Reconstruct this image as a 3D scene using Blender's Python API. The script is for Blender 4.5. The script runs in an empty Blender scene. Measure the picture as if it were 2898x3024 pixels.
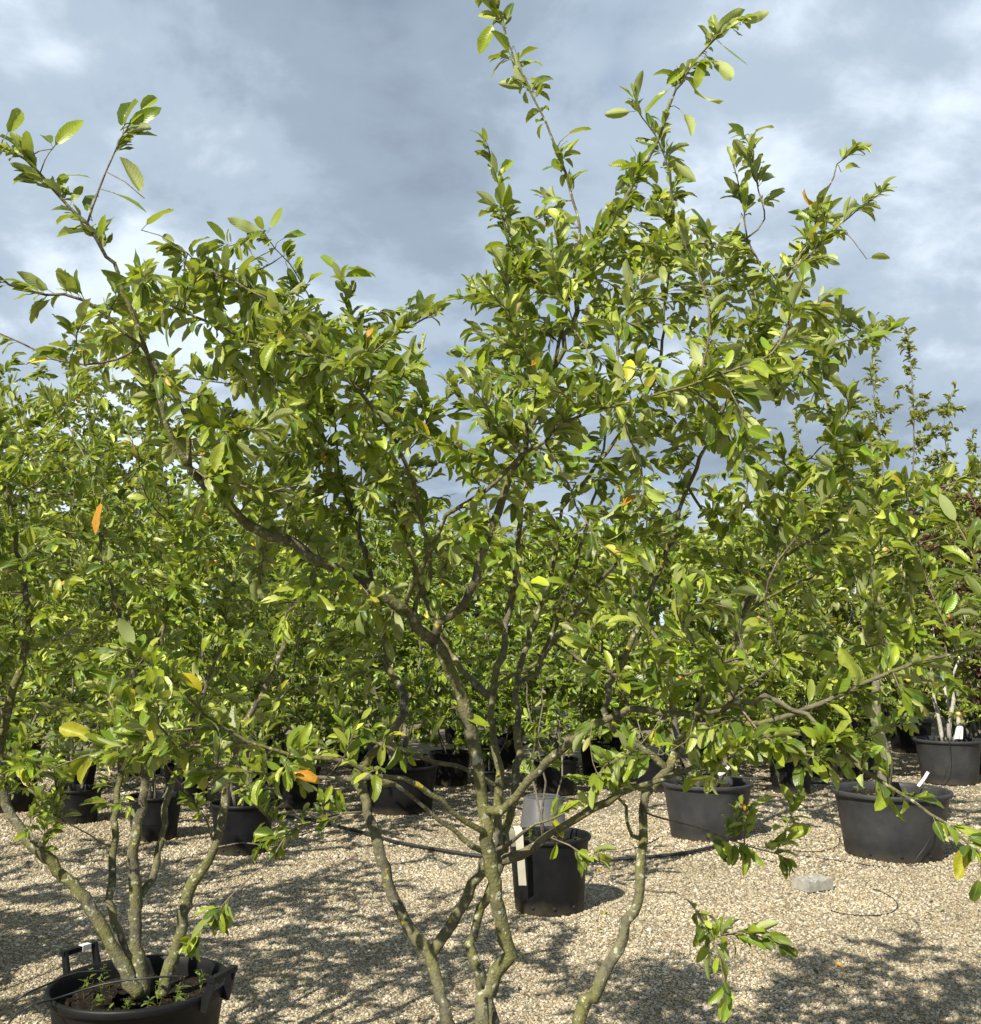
import bpy, math, random
import numpy as np
from mathutils import Vector, Matrix

# ------------------------------------------------------------------ camera, sky, sun, exposure
SC = bpy.context.scene
W, H, F = 2898.0, 3024.0, 3028.0            # photograph size and focal length in its pixels
CAM_Z = 1.5
PITCH = math.atan(375.0 / F)
cam = bpy.data.cameras.new('camera')
cam.sensor_fit = 'HORIZONTAL'; cam.sensor_width = 36.0; cam.lens = 36.0 * F / W
cam.clip_start = 0.05; cam.clip_end = 2000.0
cam_o = bpy.data.objects.new('camera', cam); SC.collection.objects.link(cam_o)
cam_o.location = (0, 0, CAM_Z); cam_o.rotation_euler = (math.pi / 2 + PITCH, 0, 0)
SC.camera = cam_o

SUN_EL = math.radians(42.0)
SUN_AZ = (-0.52, -0.854)                     # towards the sun, behind the camera and to its left
SUN_DIR = np.array([SUN_AZ[0] * math.cos(SUN_EL), SUN_AZ[1] * math.cos(SUN_EL), math.sin(SUN_EL)])
sun = bpy.data.lights.new('sun', 'SUN'); sun.energy = 5.0; sun.angle = math.radians(0.55); sun.color = (1.0, 0.93, 0.80)
sun_o = bpy.data.objects.new('sun', sun); SC.collection.objects.link(sun_o)
sun_o.rotation_euler = Vector(-SUN_DIR).to_track_quat('-Z', 'Y').to_euler(); sun_o.location = (-6, -10, 12)

world = bpy.data.worlds.new('World'); SC.world = world; world.use_nodes = True
def build_world():
    nt = world.node_tree; N = nt.nodes; L = nt.links; N.clear()
    def n(t, **k):
        x = N.new(t)
        for a, b in k.items(): setattr(x, a, b)
        return x
    out = n('ShaderNodeOutputWorld'); bg = n('ShaderNodeBackground')
    sky = n('ShaderNodeTexSky', sky_type='NISHITA', sun_disc=False, sun_elevation=SUN_EL,
            sun_rotation=math.atan2(SUN_AZ[0], SUN_AZ[1]))
    tc = n('ShaderNodeTexCoord'); sep = n('ShaderNodeSeparateXYZ')
    L.new(tc.outputs['Generated'], sep.inputs[0])
    ab = n('ShaderNodeMath', operation='ABSOLUTE'); L.new(sep.outputs['Z'], ab.inputs[0])
    add = n('ShaderNodeMath', operation='ADD'); add.inputs[1].default_value = 0.38; L.new(ab.outputs[0], add.inputs[0])
    dx = n('ShaderNodeMath', operation='DIVIDE'); dy = n('ShaderNodeMath', operation='DIVIDE')
    L.new(sep.outputs['X'], dx.inputs[0]); L.new(add.outputs[0], dx.inputs[1])
    L.new(sep.outputs['Y'], dy.inputs[0]); L.new(add.outputs[0], dy.inputs[1])
    cmb = n('ShaderNodeCombineXYZ'); L.new(dx.outputs[0], cmb.inputs[0]); L.new(dy.outputs[0], cmb.inputs[1])
    def noise(scale, detail, rough, off, dist=0.0):
        mp = n('ShaderNodeMapping'); mp.inputs['Location'].default_value = off
        L.new(cmb.outputs[0], mp.inputs[0])
        t = n('ShaderNodeTexNoise'); t.inputs['Scale'].default_value = scale; t.inputs['Detail'].default_value = detail
        t.inputs['Roughness'].default_value = rough; t.inputs['Distortion'].default_value = dist
        L.new(mp.outputs[0], t.inputs['Vector']); return t.outputs['Fac']
    def ramp(src, stops):
        r = n('ShaderNodeValToRGB'); e = r.color_ramp.elements
        r.color_ramp.interpolation = 'EASE'
        while len(e) < len(stops): e.new(0.5)
        for k, (p, c) in enumerate(stops): e[k].position = p; e[k].color = (c[0], c[1], c[2], 1)
        L.new(src, r.inputs[0]); return r.outputs[0]
    big = noise(1.35, 4.0, 0.55, SKY_OFF[0], 0.5)
    med = noise(3.6, 9.0, 0.60, SKY_OFF[1], 0.25)
    fin = noise(10.0, 6.0, 0.55, SKY_OFF[2], 0.3)
    s1 = n('ShaderNodeMath', operation='MULTIPLY_ADD'); L.new(med, s1.inputs[0]); s1.inputs[1].default_value = 0.58
    L.new(big, s1.inputs[2])
    s2 = n('ShaderNodeMath', operation='MULTIPLY_ADD'); L.new(fin, s2.inputs[0]); s2.inputs[1].default_value = 0.20
    L.new(s1.outputs[0], s2.inputs[2])
    k = n('ShaderNodeMath', operation='MULTIPLY'); L.new(s2.outputs[0], k.inputs[0]); k.inputs[1].default_value = 0.562
    cl = ramp(k.outputs[0], [(0.37, (0.160, 0.200, 0.250)), (0.44, (0.200, 0.247, 0.308)),
                             (0.505, (0.270, 0.328, 0.395)), (0.60, (0.48, 0.54, 0.61))])
    gap = ramp(noise(2.2, 4.0, 0.5, SKY_OFF[3], 0.3), [(0.64, (0, 0, 0)), (0.80, (.7, .7, .7))])
    sm = n('ShaderNodeMix', data_type='RGBA', blend_type='MULTIPLY'); sm.inputs[0].default_value = 1.0
    L.new(sky.outputs[0], sm.inputs[6]); sm.inputs[7].default_value = (0.075, 0.075, 0.075, 1)
    mx = n('ShaderNodeMix', data_type='RGBA'); L.new(gap, mx.inputs[0])
    L.new(cl, mx.inputs[6]); L.new(sm.outputs[2], mx.inputs[7])
    L.new(mx.outputs[2], bg.inputs[0]); bg.inputs[1].default_value = 1.0
    L.new(bg.outputs[0], out.inputs[0])
SKY_OFF = [(3.1, 1.7, 0.0), (0.4, 2.2, 1.0), (5.0, 0.3, 2.0), (7.3, 4.1, 3.0)]
build_world()
SC.view_settings.view_transform = 'Standard'; SC.view_settings.look = 'None'
SC.view_settings.exposure = 0.90; SC.view_settings.gamma = 1.0; SC.view_settings.use_curve_mapping = False
SC.render.engine = 'CYCLES'
SC.cycles.max_bounces = 5; SC.cycles.diffuse_bounces = 2; SC.cycles.glossy_bounces = 2
SC.cycles.transmission_bounces = 4; SC.cycles.transparent_max_bounces = 4
SC.cycles.use_denoising = True; SC.cycles.denoising_input_passes = 'RGB_ALBEDO_NORMAL'; SC.cycles.denoising_prefilter = 'ACCURATE'
try: SC.cycles.denoiser = 'OPENIMAGEDENOISE'
except Exception: pass

# ------------------------------------------------------------------ pixel helpers (a pixel gives a direction; distance comes from Y or the ground)
CP, SP = math.cos(PITCH), math.sin(PITCH)
def ray(px, py):
    u = (px - W / 2) / F; v = (H / 2 - py) / F
    return np.array([u, CP - v * SP, SP + v * CP])
def at(px, py, Y):
    d = ray(px, py); return np.array([0, 0, CAM_Z]) + d * (Y / d[1])
def ground(px, py, z=0.0):
    d = ray(px, py); t = (z - CAM_Z) / d[2]; return np.array([0, 0, CAM_Z]) + d * t
def project(P):
    P = np.atleast_2d(P); q = P - np.array([0, 0, CAM_Z])
    dep = q[:, 1] * CP + q[:, 2] * SP; up = -q[:, 1] * SP + q[:, 2] * CP
    dep = np.maximum(dep, 1e-3)
    return np.stack([W / 2 + F * q[:, 0] / dep, H / 2 - F * up / dep], 1), dep

# ------------------------------------------------------------------ object helpers
COL = SC.collection
def raw_mesh(name, V, T, mat, col=None, uv=None, smooth=True):
    V = np.asarray(V, np.float32); T = np.asarray(T, np.int32)
    me = bpy.data.meshes.new(name); nf = len(T)
    me.vertices.add(len(V)); me.vertices.foreach_set('co', V.ravel())
    me.loops.add(nf * 3); me.loops.foreach_set('vertex_index', T.ravel())
    me.polygons.add(nf); me.polygons.foreach_set('loop_start', np.arange(0, nf * 3, 3, dtype=np.int32))
    me.polygons.foreach_set('use_smooth', np.full(nf, smooth, bool))
    if col is not None:
        a = me.attributes.new('tint', 'FLOAT_COLOR', 'POINT')
        c4 = np.ones((len(V), 4), np.float32); c4[:, :3] = col; a.data.foreach_set('color', c4.ravel())
    if uv is not None:
        a = me.attributes.new('leafuv', 'FLOAT_VECTOR', 'POINT')
        u3 = np.zeros((len(V), 3), np.float32); u3[:, :uv.shape[1]] = uv; a.data.foreach_set('vector', u3.ravel())
    if mat: me.materials.append(mat)
    me.update(calc_edges=True); me.validate()
    return me
def link(name, me, parent=None, loc=None):
    o = bpy.data.objects.new(name, me); COL.objects.link(o)
    if parent is not None: o.parent = parent
    if loc is not None: o.location = loc
    return o
def tag(o, label=None, cat=None, group=None, kind=None):
    if label: o['label'] = label
    if cat: o['category'] = cat
    if group: o['group'] = group
    if kind: o['kind'] = kind
    return o
def empty(name, loc, rz=0.0):
    o = bpy.data.objects.new(name, None); COL.objects.link(o); o.location = loc; o.rotation_euler = (0, 0, rz)
    o.empty_display_size = 0.1; return o
class MB:
    """collects shapes into one triangle mesh"""
    def __init__(s): s.V = []; s.T = []; s.n = 0
    def add(s, V, T):
        V = np.asarray(V, float); T = np.asarray(T, int)
        s.V.append(V); s.T.append(T + s.n); s.n += len(V); return s
    def box(s, c, size, R=None, taper=1.0):
        x, y, z = [a / 2 for a in size]
        V = np.array([[-x, -y, -z], [x, -y, -z], [x, y, -z], [-x, y, -z], [-x * taper, -y * taper, z], [x * taper, -y * taper, z], [x * taper, y * taper, z], [-x * taper, y * taper, z]])
        if R is not None: V = V @ np.asarray(R).T
        return s.add(V + np.asarray(c), [[0, 2, 1], [0, 3, 2], [4, 5, 6], [4, 6, 7], [0, 1, 5], [0, 5, 4], [1, 2, 6], [1, 6, 5], [2, 3, 7], [2, 7, 6], [3, 0, 4], [3, 4, 7]])
    def lathe(s, prof, seg=56, c=(0, 0, 0), wob=0.0, ph=0.0):
        a = np.linspace(0, 2 * math.pi, seg, endpoint=False); V = []; T = []
        for r, z in prof:
            rr = r * (1 + wob * np.sin(2 * a + ph) + wob * .5 * np.sin(3 * a + 1.3 * ph))
            V.append(np.stack([rr * np.cos(a), rr * np.sin(a), np.full(seg, z)], 1))
        for i in range(len(prof) - 1):
            for j in range(seg):
                p, q = i * seg + j, i * seg + (j + 1) % seg
                T += [[p, q, q + seg], [p, q + seg, p + seg]]
        return s.add(np.concatenate(V) + np.asarray(c), T)
    def tube(s, P, R, sides=8):
        V, T = tube_arrays(np.asarray(P, float), np.broadcast_to(np.asarray(R, float), (len(P),)), sides)
        return s.add(V, T)
    def build(s, name, mat, parent=None, smooth=True, col=None):
        return link(name, raw_mesh(name, np.concatenate(s.V), np.concatenate(s.T), mat, col, smooth=smooth), parent)
def tube_arrays(P, R, sides):
    n = len(P); tan = np.gradient(P, axis=0) if n > 2 else np.repeat((P[-1] - P[0])[None], n, 0)
    tan = tan / (np.linalg.norm(tan, axis=1, keepdims=True) + 1e-9)
    ref = np.array([0.0, 0, 1]) if abs(tan[0, 2]) < 0.9 else np.array([1.0, 0, 0])
    u = np.cross(tan[0], ref); u /= np.linalg.norm(u)
    a = np.linspace(0, 2 * math.pi, sides, endpoint=False); ca, sa = np.cos(a), np.sin(a)
    V = np.empty((n, sides, 3))
    for i in range(n):
        u = u - tan[i] * np.dot(u, tan[i]); u /= (np.linalg.norm(u) + 1e-9); w = np.cross(tan[i], u)
        V[i] = P[i] + R[i] * (ca[:, None] * u + sa[:, None] * w)
    idx = np.arange(n * sides).reshape(n, sides)
    p = idx[:-1]; q = np.roll(p, -1, 1); p2 = idx[1:]; q2 = np.roll(p2, -1, 1)
    T = np.concatenate([np.stack([p, q, q2], 2).reshape(-1, 3), np.stack([p, q2, p2], 2).reshape(-1, 3)])
    V = np.concatenate([V.reshape(-1, 3), P[-1:] + tan[-1:] * R[-1], P[:1]])
    e = (n - 1) * sides; tip = n * sides
    capT = [[e + j, e + (j + 1) % sides, tip] for j in range(sides)] + [[(j + 1) % sides, j, tip + 1] for j in range(sides)]
    return V, np.concatenate([T, np.array(capT)])
def spline(P, spacing):
    P = np.asarray(P, float)
    if len(P) < 3:
        n = max(2, int(np.linalg.norm(P[-1] - P[0]) / spacing) + 1); t = np.linspace(0, 1, n)[:, None]
        return P[0] * (1 - t) + P[-1] * t
    Q = np.concatenate([[2 * P[0] - P[1]], P, [2 * P[-1] - P[-2]]]); out = []
    for i in range(1, len(Q) - 2):
        n = max(1, int(np.linalg.norm(Q[i + 1] - Q[i]) / spacing)); t = (np.arange(n) / n)[:, None]
        a, b, c, d = Q[i - 1], Q[i], Q[i + 1], Q[i + 2]
        out.append(0.5 * (2 * b + (c - a) * t + (2 * a - 5 * b + 4 * c - d) * t ** 2 + (3 * b - a - 3 * c + d) * t ** 3))
    return np.concatenate(out + [P[-1:]])

# ------------------------------------------------------------------ materials
def new_mat(name):
    m = bpy.data.materials.new(name); m.use_nodes = True; nt = m.node_tree; nt.nodes.clear(); return m, nt
class NB:
    def __init__(s, nt): s.nt = nt
    def n(s, t, **k):
        x = s.nt.nodes.new(t)
        for a, b in k.items(): setattr(x, a, b)
        return x
    def l(s, a, b): s.nt.links.new(a, b)
    def noise(s, vec, scale, detail=4, rough=.55):
        t = s.n('ShaderNodeTexNoise'); t.inputs['Scale'].default_value = scale; t.inputs['Detail'].default_value = detail
        t.inputs['Roughness'].default_value = rough
        if vec is not None: s.l(vec, t.inputs['Vector'])
        return t.outputs['Fac']
    def ramp(s, src, stops, interp='LINEAR'):
        r = s.n('ShaderNodeValToRGB'); e = r.color_ramp.elements; r.color_ramp.interpolation = interp
        while len(e) < len(stops): e.new(0.5)
        for k, (p, c) in enumerate(stops):
            e[k].position = p; e[k].color = (c, c, c, 1) if not hasattr(c, '__len__') else (c[0], c[1], c[2], 1)
        s.l(src, r.inputs[0]); return r.outputs[0]
    def mix(s, fac, a, b, blend='MIX'):
        m = s.n('ShaderNodeMix', data_type='RGBA', blend_type=blend)
        for v, i in ((fac, 0), (a, 6), (b, 7)):
            if hasattr(v, 'is_linked') or hasattr(v, 'links'): s.l(v, m.inputs[i])
            elif i == 0: m.inputs[0].default_value = v
            else: m.inputs[i].default_value = (v[0], v[1], v[2], 1)
        return m.outputs[2]
    def math(s, op, a, b=None):
        m = s.n('ShaderNodeMath', operation=op)
        for v, i in ((a, 0), (b, 1)):
            if v is None: continue
            if hasattr(v, 'links'): s.l(v, m.inputs[i])
            else: m.inputs[i].default_value = v
        return m.outputs[0]
    def bump(s, h, strength, dist):
        b = s.n('ShaderNodeBump'); b.inputs['Strength'].default_value = strength; b.inputs['Distance'].default_value = dist
        s.l(h, b.inputs['Height']); return b.outputs[0]
    def finish(s, color, rough=.6, normal=None, spec=.5):
        p = s.n('ShaderNodeBsdfPrincipled'); o = s.n('ShaderNodeOutputMaterial')
        for v, k in ((color, 'Base Color'), (rough, 'Roughness')):
            if hasattr(v, 'links'): s.l(v, p.inputs[k])
            elif k == 'Base Color': p.inputs[k].default_value = (v[0], v[1], v[2], 1)
            else: p.inputs[k].default_value = v
        p.inputs['Specular IOR Level'].default_value = spec
        if normal is not None: s.l(normal, p.inputs['Normal'])
        s.l(p.outputs[0], o.inputs[0]); return p
def leaf_material(name, gloss=.42, trans=.42, under=(.42, .46, .22), under_mix=.62, simple=False):
    m, nt = new_mat(name); b = NB(nt)
    at_ = b.n('ShaderNodeAttribute', attribute_name='tint'); uv = b.n('ShaderNodeAttribute', attribute_name='leafuv')
    sep = b.n('ShaderNodeSeparateXYZ'); b.l(uv.outputs['Vector'], sep.inputs[0])
    au = b.math('ABSOLUTE', sep.outputs['X'])
    tc = b.n('ShaderNodeTexCoord')
    blot = b.noise(tc.outputs['Object'], 38, 3)
    base = b.mix(b.ramp(blot, [(.35, 0.0), (.75, .55 if under_mix > .5 or gloss < .4 else .08)]), at_.outputs['Color'], (.24, .25, .03))
    if not simple: base = b.mix(b.ramp(b.noise(tc.outputs['Object'], 9, 2), [(.4, 0.0), (.7, .35)]), base, (.045, .10, .022))
    if simple:
        geo = b.n('ShaderNodeNewGeometry'); col = b.mix(b.math('MULTIPLY', geo.outputs['Backfacing'], under_mix), base, under)
        p = b.n('ShaderNodeBsdfPrincipled'); b.l(col, p.inputs['Base Color']); p.inputs['Roughness'].default_value = gloss; p.inputs['Specular IOR Level'].default_value = .4
        t = b.n('ShaderNodeBsdfTranslucent'); b.l(b.mix(.5, base, (.50, .58, .02)), t.inputs['Color'])
        ms = b.n('ShaderNodeMixShader'); ms.inputs[0].default_value = trans; o = b.n('ShaderNodeOutputMaterial')
        b.l(p.outputs[0], ms.inputs[1]); b.l(t.outputs[0], ms.inputs[2]); b.l(ms.outputs[0], o.inputs[0]); return m
    rib = b.ramp(au, [(.02, 1.0), (.09, 0.0)])
    # side veins run forward from the midrib
    ph = b.math('SUBTRACT', b.math('MULTIPLY', sep.outputs['Y'], 60.0), b.math('MULTIPLY', au, 14.0))
    vein = b.math('SINE', ph)
    base = b.mix(b.math('MULTIPLY', b.ramp(vein, [(.8, 0.0), (1.0, 1.0)]), .16), base, (.30, .34, .10))
    base = b.mix(b.math('MULTIPLY', rib, .45), base, (.30, .34, .10))
    geo = b.n('ShaderNodeNewGeometry')
    col = b.mix(b.math('MULTIPLY', geo.outputs['Backfacing'], under_mix), base, under)
    nrm = b.bump(b.math('ADD', b.math('MULTIPLY', vein, .5), b.math('MULTIPLY', rib, -1.5)), .13, .0012)
    p = b.n('ShaderNodeBsdfPrincipled'); b.l(col, p.inputs['Base Color']); b.l(nrm, p.inputs['Normal'])
    rg = b.math('ADD', b.math('MULTIPLY', geo.outputs['Backfacing'], .25), gloss); b.l(rg, p.inputs['Roughness'])
    p.inputs['Specular IOR Level'].default_value = .30
    t = b.n('ShaderNodeBsdfTranslucent')
    tcol = b.mix(.55, base, (.52, .60, .02)); b.l(tcol, t.inputs['Color'])
    ms = b.n('ShaderNodeMixShader'); ms.inputs[0].default_value = trans
    o = b.n('ShaderNodeOutputMaterial'); b.l(p.outputs[0], ms.inputs[1]); b.l(t.outputs[0], ms.inputs[2]); b.l(ms.outputs[0], o.inputs[0])
    return m
def bark_material(name, c1, c2, lichen=.3, moss=.5):
    m, nt = new_mat(name); b = NB(nt); tc = b.n('ShaderNodeTexCoord'); v = tc.outputs['Object']
    col = b.mix(b.ramp(b.noise(v, 14, 5), [(.35, 0.0), (.65, 1.0)]), c1, c2)
    col = b.mix(b.math('MULTIPLY', b.ramp(b.noise(v, 7, 4), [(.36, 0.0), (.58, 1.0)]), moss), col, (.118, .118, .032))
    col = b.mix(b.math('MULTIPLY', b.ramp(b.noise(v, 55, 3), [(.60, 0.0), (.66, 1.0)]), lichen), col, (.36, .37, .27))
    mp = b.n('ShaderNodeMapping'); mp.inputs['Location'].default_value = (3, 7, 1); b.l(v, mp.inputs[0])
    col = b.mix(b.math('MULTIPLY', b.ramp(b.noise(mp.outputs[0], 30, 3), [(.66, 0.0), (.71, 1.0)]), lichen), col, (.40, .34, .03))
    col = b.mix(b.ramp(b.noise(v, 75, 5, .7), [(.50, 0.0), (.62, .55)]), col, [x * .45 for x in c1])
    h = b.math('ADD', b.noise(v, 160, 4), b.math('MULTIPLY', b.noise(v, 28, 3), 1.4))
    b.finish(col, .85, b.bump(h, .9, .004), .25); return m
def plain(name, c, rough=.6, var=.25, scale=20, spec=.5, bump=0.0):
    m, nt = new_mat(name); b = NB(nt); tc = b.n('ShaderNodeTexCoord'); v = tc.outputs['Object']
    nz = b.noise(v, scale, 5)
    lo = [x * (1 - var) for x in c]; hi = [x * (1 + var) for x in c]
    col = b.mix(b.ramp(nz, [(.3, 0.0), (.7, 1.0)]), lo, hi)
    b.finish(col, rough, b.bump(b.noise(v, scale * 4, 4), bump, .003) if bump else None, spec); return m
def pot_material(name, c, dust):
    m, nt = new_mat(name); b = NB(nt); tc = b.n('ShaderNodeTexCoord'); v = tc.outputs['Object']
    col = b.mix(b.math('MULTIPLY', b.ramp(b.noise(v, 5, 6, .65), [(.38, 0.0), (.75, 1.0)]), dust), c, (.22, .205, .17))
    mp = b.n('ShaderNodeMapping'); mp.inputs['Scale'].default_value = (3, 3, 60); b.l(v, mp.inputs[0])
    col = b.mix(b.math('MULTIPLY', b.ramp(b.noise(mp.outputs[0], 6, 6, .7), [(.62, 0.0), (.70, 1.0)]), .10), col, (.25, .24, .21))
    sp = b.n('ShaderNodeSeparateXYZ'); b.l(v, sp.inputs[0])
    low = b.ramp(b.math('ADD', sp.outputs['Z'], b.math('MULTIPLY', b.noise(v, 9, 4), .12)), [(.05, 1.0), (.14, 0.0)])
    col = b.mix(b.math('MULTIPLY', low, .22), col, (.24, .20, .13))
    rg = b.ramp(b.noise(v, 11, 5), [(.3, .38), (.7, .60)])
    b.finish(col, rg, b.bump(b.noise(v, 60, 3), .08, .003), .22); return m
def soil_material():
    m, nt = new_mat('potting_soil'); b = NB(nt); tc = b.n('ShaderNodeTexCoord'); v = tc.outputs['Object']
    col = b.mix(b.ramp(b.noise(v, 40, 6), [(.35, 0.0), (.7, 1.0)]), (.008, .0065, .005), (.030, .022, .015))
    vor = b.n('ShaderNodeTexVoronoi'); vor.inputs['Scale'].default_value = 70; b.l(v, vor.inputs['Vector'])
    col = b.mix(b.ramp(vor.outputs['Distance'], [(.12, .8), (.2, 0.0)]), col, (.16, .13, .10))
    b.finish(col, .95, b.bump(b.noise(v, 90, 5), 1.0, .012), .1); return m
def gravel_ground_material():
    m, nt = new_mat('gravel_bed'); b = NB(nt); tc = b.n('ShaderNodeTexCoord'); v = tc.outputs['Object']
    vor = b.n('ShaderNodeTexVoronoi'); vor.inputs['Scale'].default_value = 74; b.l(v, vor.inputs['Vector'])
    sp = b.n('ShaderNodeSeparateColor'); b.l(vor.outputs['Color'], sp.inputs[0])
    col = b.ramp(sp.outputs[0], GRAVEL_STOPS, 'CONSTANT')
    edge = b.ramp(vor.outputs['Distance'], [(.35, 0.0), (.62, 1.0)])
    col = b.mix(b.math('MULTIPLY', edge, .75), col, (.05, .041, .027))
    pat = b.ramp(b.noise(v, .8, 5, .6), [(.35, 0.0), (.65, 1.0)])
    col = b.mix(b.math('MULTIPLY', pat, .40), col, (.10, .080, .047))
    h = b.math('MULTIPLY', vor.outputs['Distance'], -1.0)
    b.finish(col, .9, b.bump(h, 1.0, .012), .25); return m
GRAVEL_STOPS = [(0.0, (.355, .310, .205)), (.20, (.41, .368, .262)), (.40, (.24, .20, .135)), (.54, (.46, .42, .32)),
                (.68, (.16, .138, .104)), (.77, (.31, .235, .135)), (.87, (.59, .555, .47)), (.95, (.22, .158, .092))]
def pebble_material():
    m, nt = new_mat('pebble_stone'); b = NB(nt); oi = b.n('ShaderNodeObjectInfo'); tc = b.n('ShaderNodeTexCoord')
    col = b.ramp(oi.outputs['Random'], GRAVEL_STOPS, 'CONSTANT')
    col = b.mix(b.math('MULTIPLY', b.ramp(b.noise(tc.outputs['Object'], 1.5, 4), [(.4, 0.0), (.7, 1.0)]), .4), col, (.30, .22, .13))
    big = b.noise(oi.outputs['Location'], .8, 5, .6)
    col = b.mix(b.math('MULTIPLY', b.ramp(big, [(.40, 0.0), (.66, 1.0)]), .42), col, (.13, .105, .06))
    b.finish(col, .75, None, .3); return m
M = dict(
    leaf=leaf_material('serrated_leaf', .36, .30), leaf_far=leaf_material('background_leaf', .40, .28, simple=True),
    leaf_gloss=leaf_material('glossy_leaf', .28, .34, (.24, .30, .11), .5, True), leaf_dark=leaf_material('purple_leaf', .45, .12, (.10, .03, .03), .5, True),
    bark=bark_material('mossy_bark', (.072, .067, .046), (.18, .165, .12), .85, .8), bark2=bark_material('grey_bark', (.09, .08, .062), (.18, .165, .13), .5, .3),
    twig=bark_material('twig_bark', (.11, .084, .062), (.21, .17, .13), .25, .2), pale=bark_material('pale_bark', (.30, .28, .24), (.48, .46, .41), .5, .1),
    pot=pot_material('black_plastic', (.0055, .006, .0075), .02), pot_grey=pot_material('weathered_plastic', (.026, .027, .031), .13),
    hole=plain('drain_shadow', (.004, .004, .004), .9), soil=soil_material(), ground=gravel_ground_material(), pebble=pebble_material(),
    tag=plain('cream_label', (.42, .40, .31), .5, .10), white=plain('white_plastic', (.62, .62, .60), .4, .05),
    hose=plain('black_hose', (.014, .014, .015), .55, .3), wire=plain('drip_tube', (.016, .016, .016), .5, .3), blue=plain('blue_plastic', (.02, .14, .42), .4, .1),
    brick=plain('concrete_block', (.27, .26, .225), .9, .25, 30, .2, .7), weed=leaf_material('weed_leaf', .5, .4, simple=True), apple=None,
    grey_panel=pot_material('grey_plastic', (.07, .07, .074), .2))
def apple_material():
    m, nt = new_mat('apple_skin'); b = NB(nt); tc = b.n('ShaderNodeTexCoord')
    col = b.mix(b.ramp(b.noise(tc.outputs['Object'], 18, 2), [(.4, 0.0), (.6, 1.0)]), (.52, .46, .10), (.60, .20, .09))
    b.finish(col, .35); return m
M['apple'] = apple_material()

# ------------------------------------------------------------------ ground
R = np.random.default_rng(7); random.seed(7)
def ground_sheet():
    xs = np.concatenate([[-300, -80, -30], np.linspace(-14, 14, 57), [30, 80, 300]]); ys = np.concatenate([[-60, -10], np.linspace(-2, 24, 53), [60, 150, 700]])
    X, Y = np.meshgrid(xs, ys); Z = .012 * np.sin(1.7 * X + .6 * Y) * np.sin(1.1 * Y - .4 * X)
    Z[(np.abs(X) > 14) | (Y > 24) | (Y < -2)] = 0; Z = Z - .012
    n, m_ = X.shape; idx = np.arange(n * m_).reshape(n, m_); a, b_, c, d = idx[:-1, :-1], idx[:-1, 1:], idx[1:, 1:], idx[1:, :-1]
    T = np.concatenate([np.stack([a, b_, c], 2).reshape(-1, 3), np.stack([a, c, d], 2).reshape(-1, 3)])
    g = link('ground', raw_mesh('ground', np.stack([X, Y, Z], 2).reshape(-1, 3), T, M['ground'])); tag(g, kind='structure'); return g
def gz(x, y): return .012 * np.sin(1.7 * x + .6 * y) * np.sin(1.1 * y - .4 * x) - .012
ground_sheet()
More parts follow.
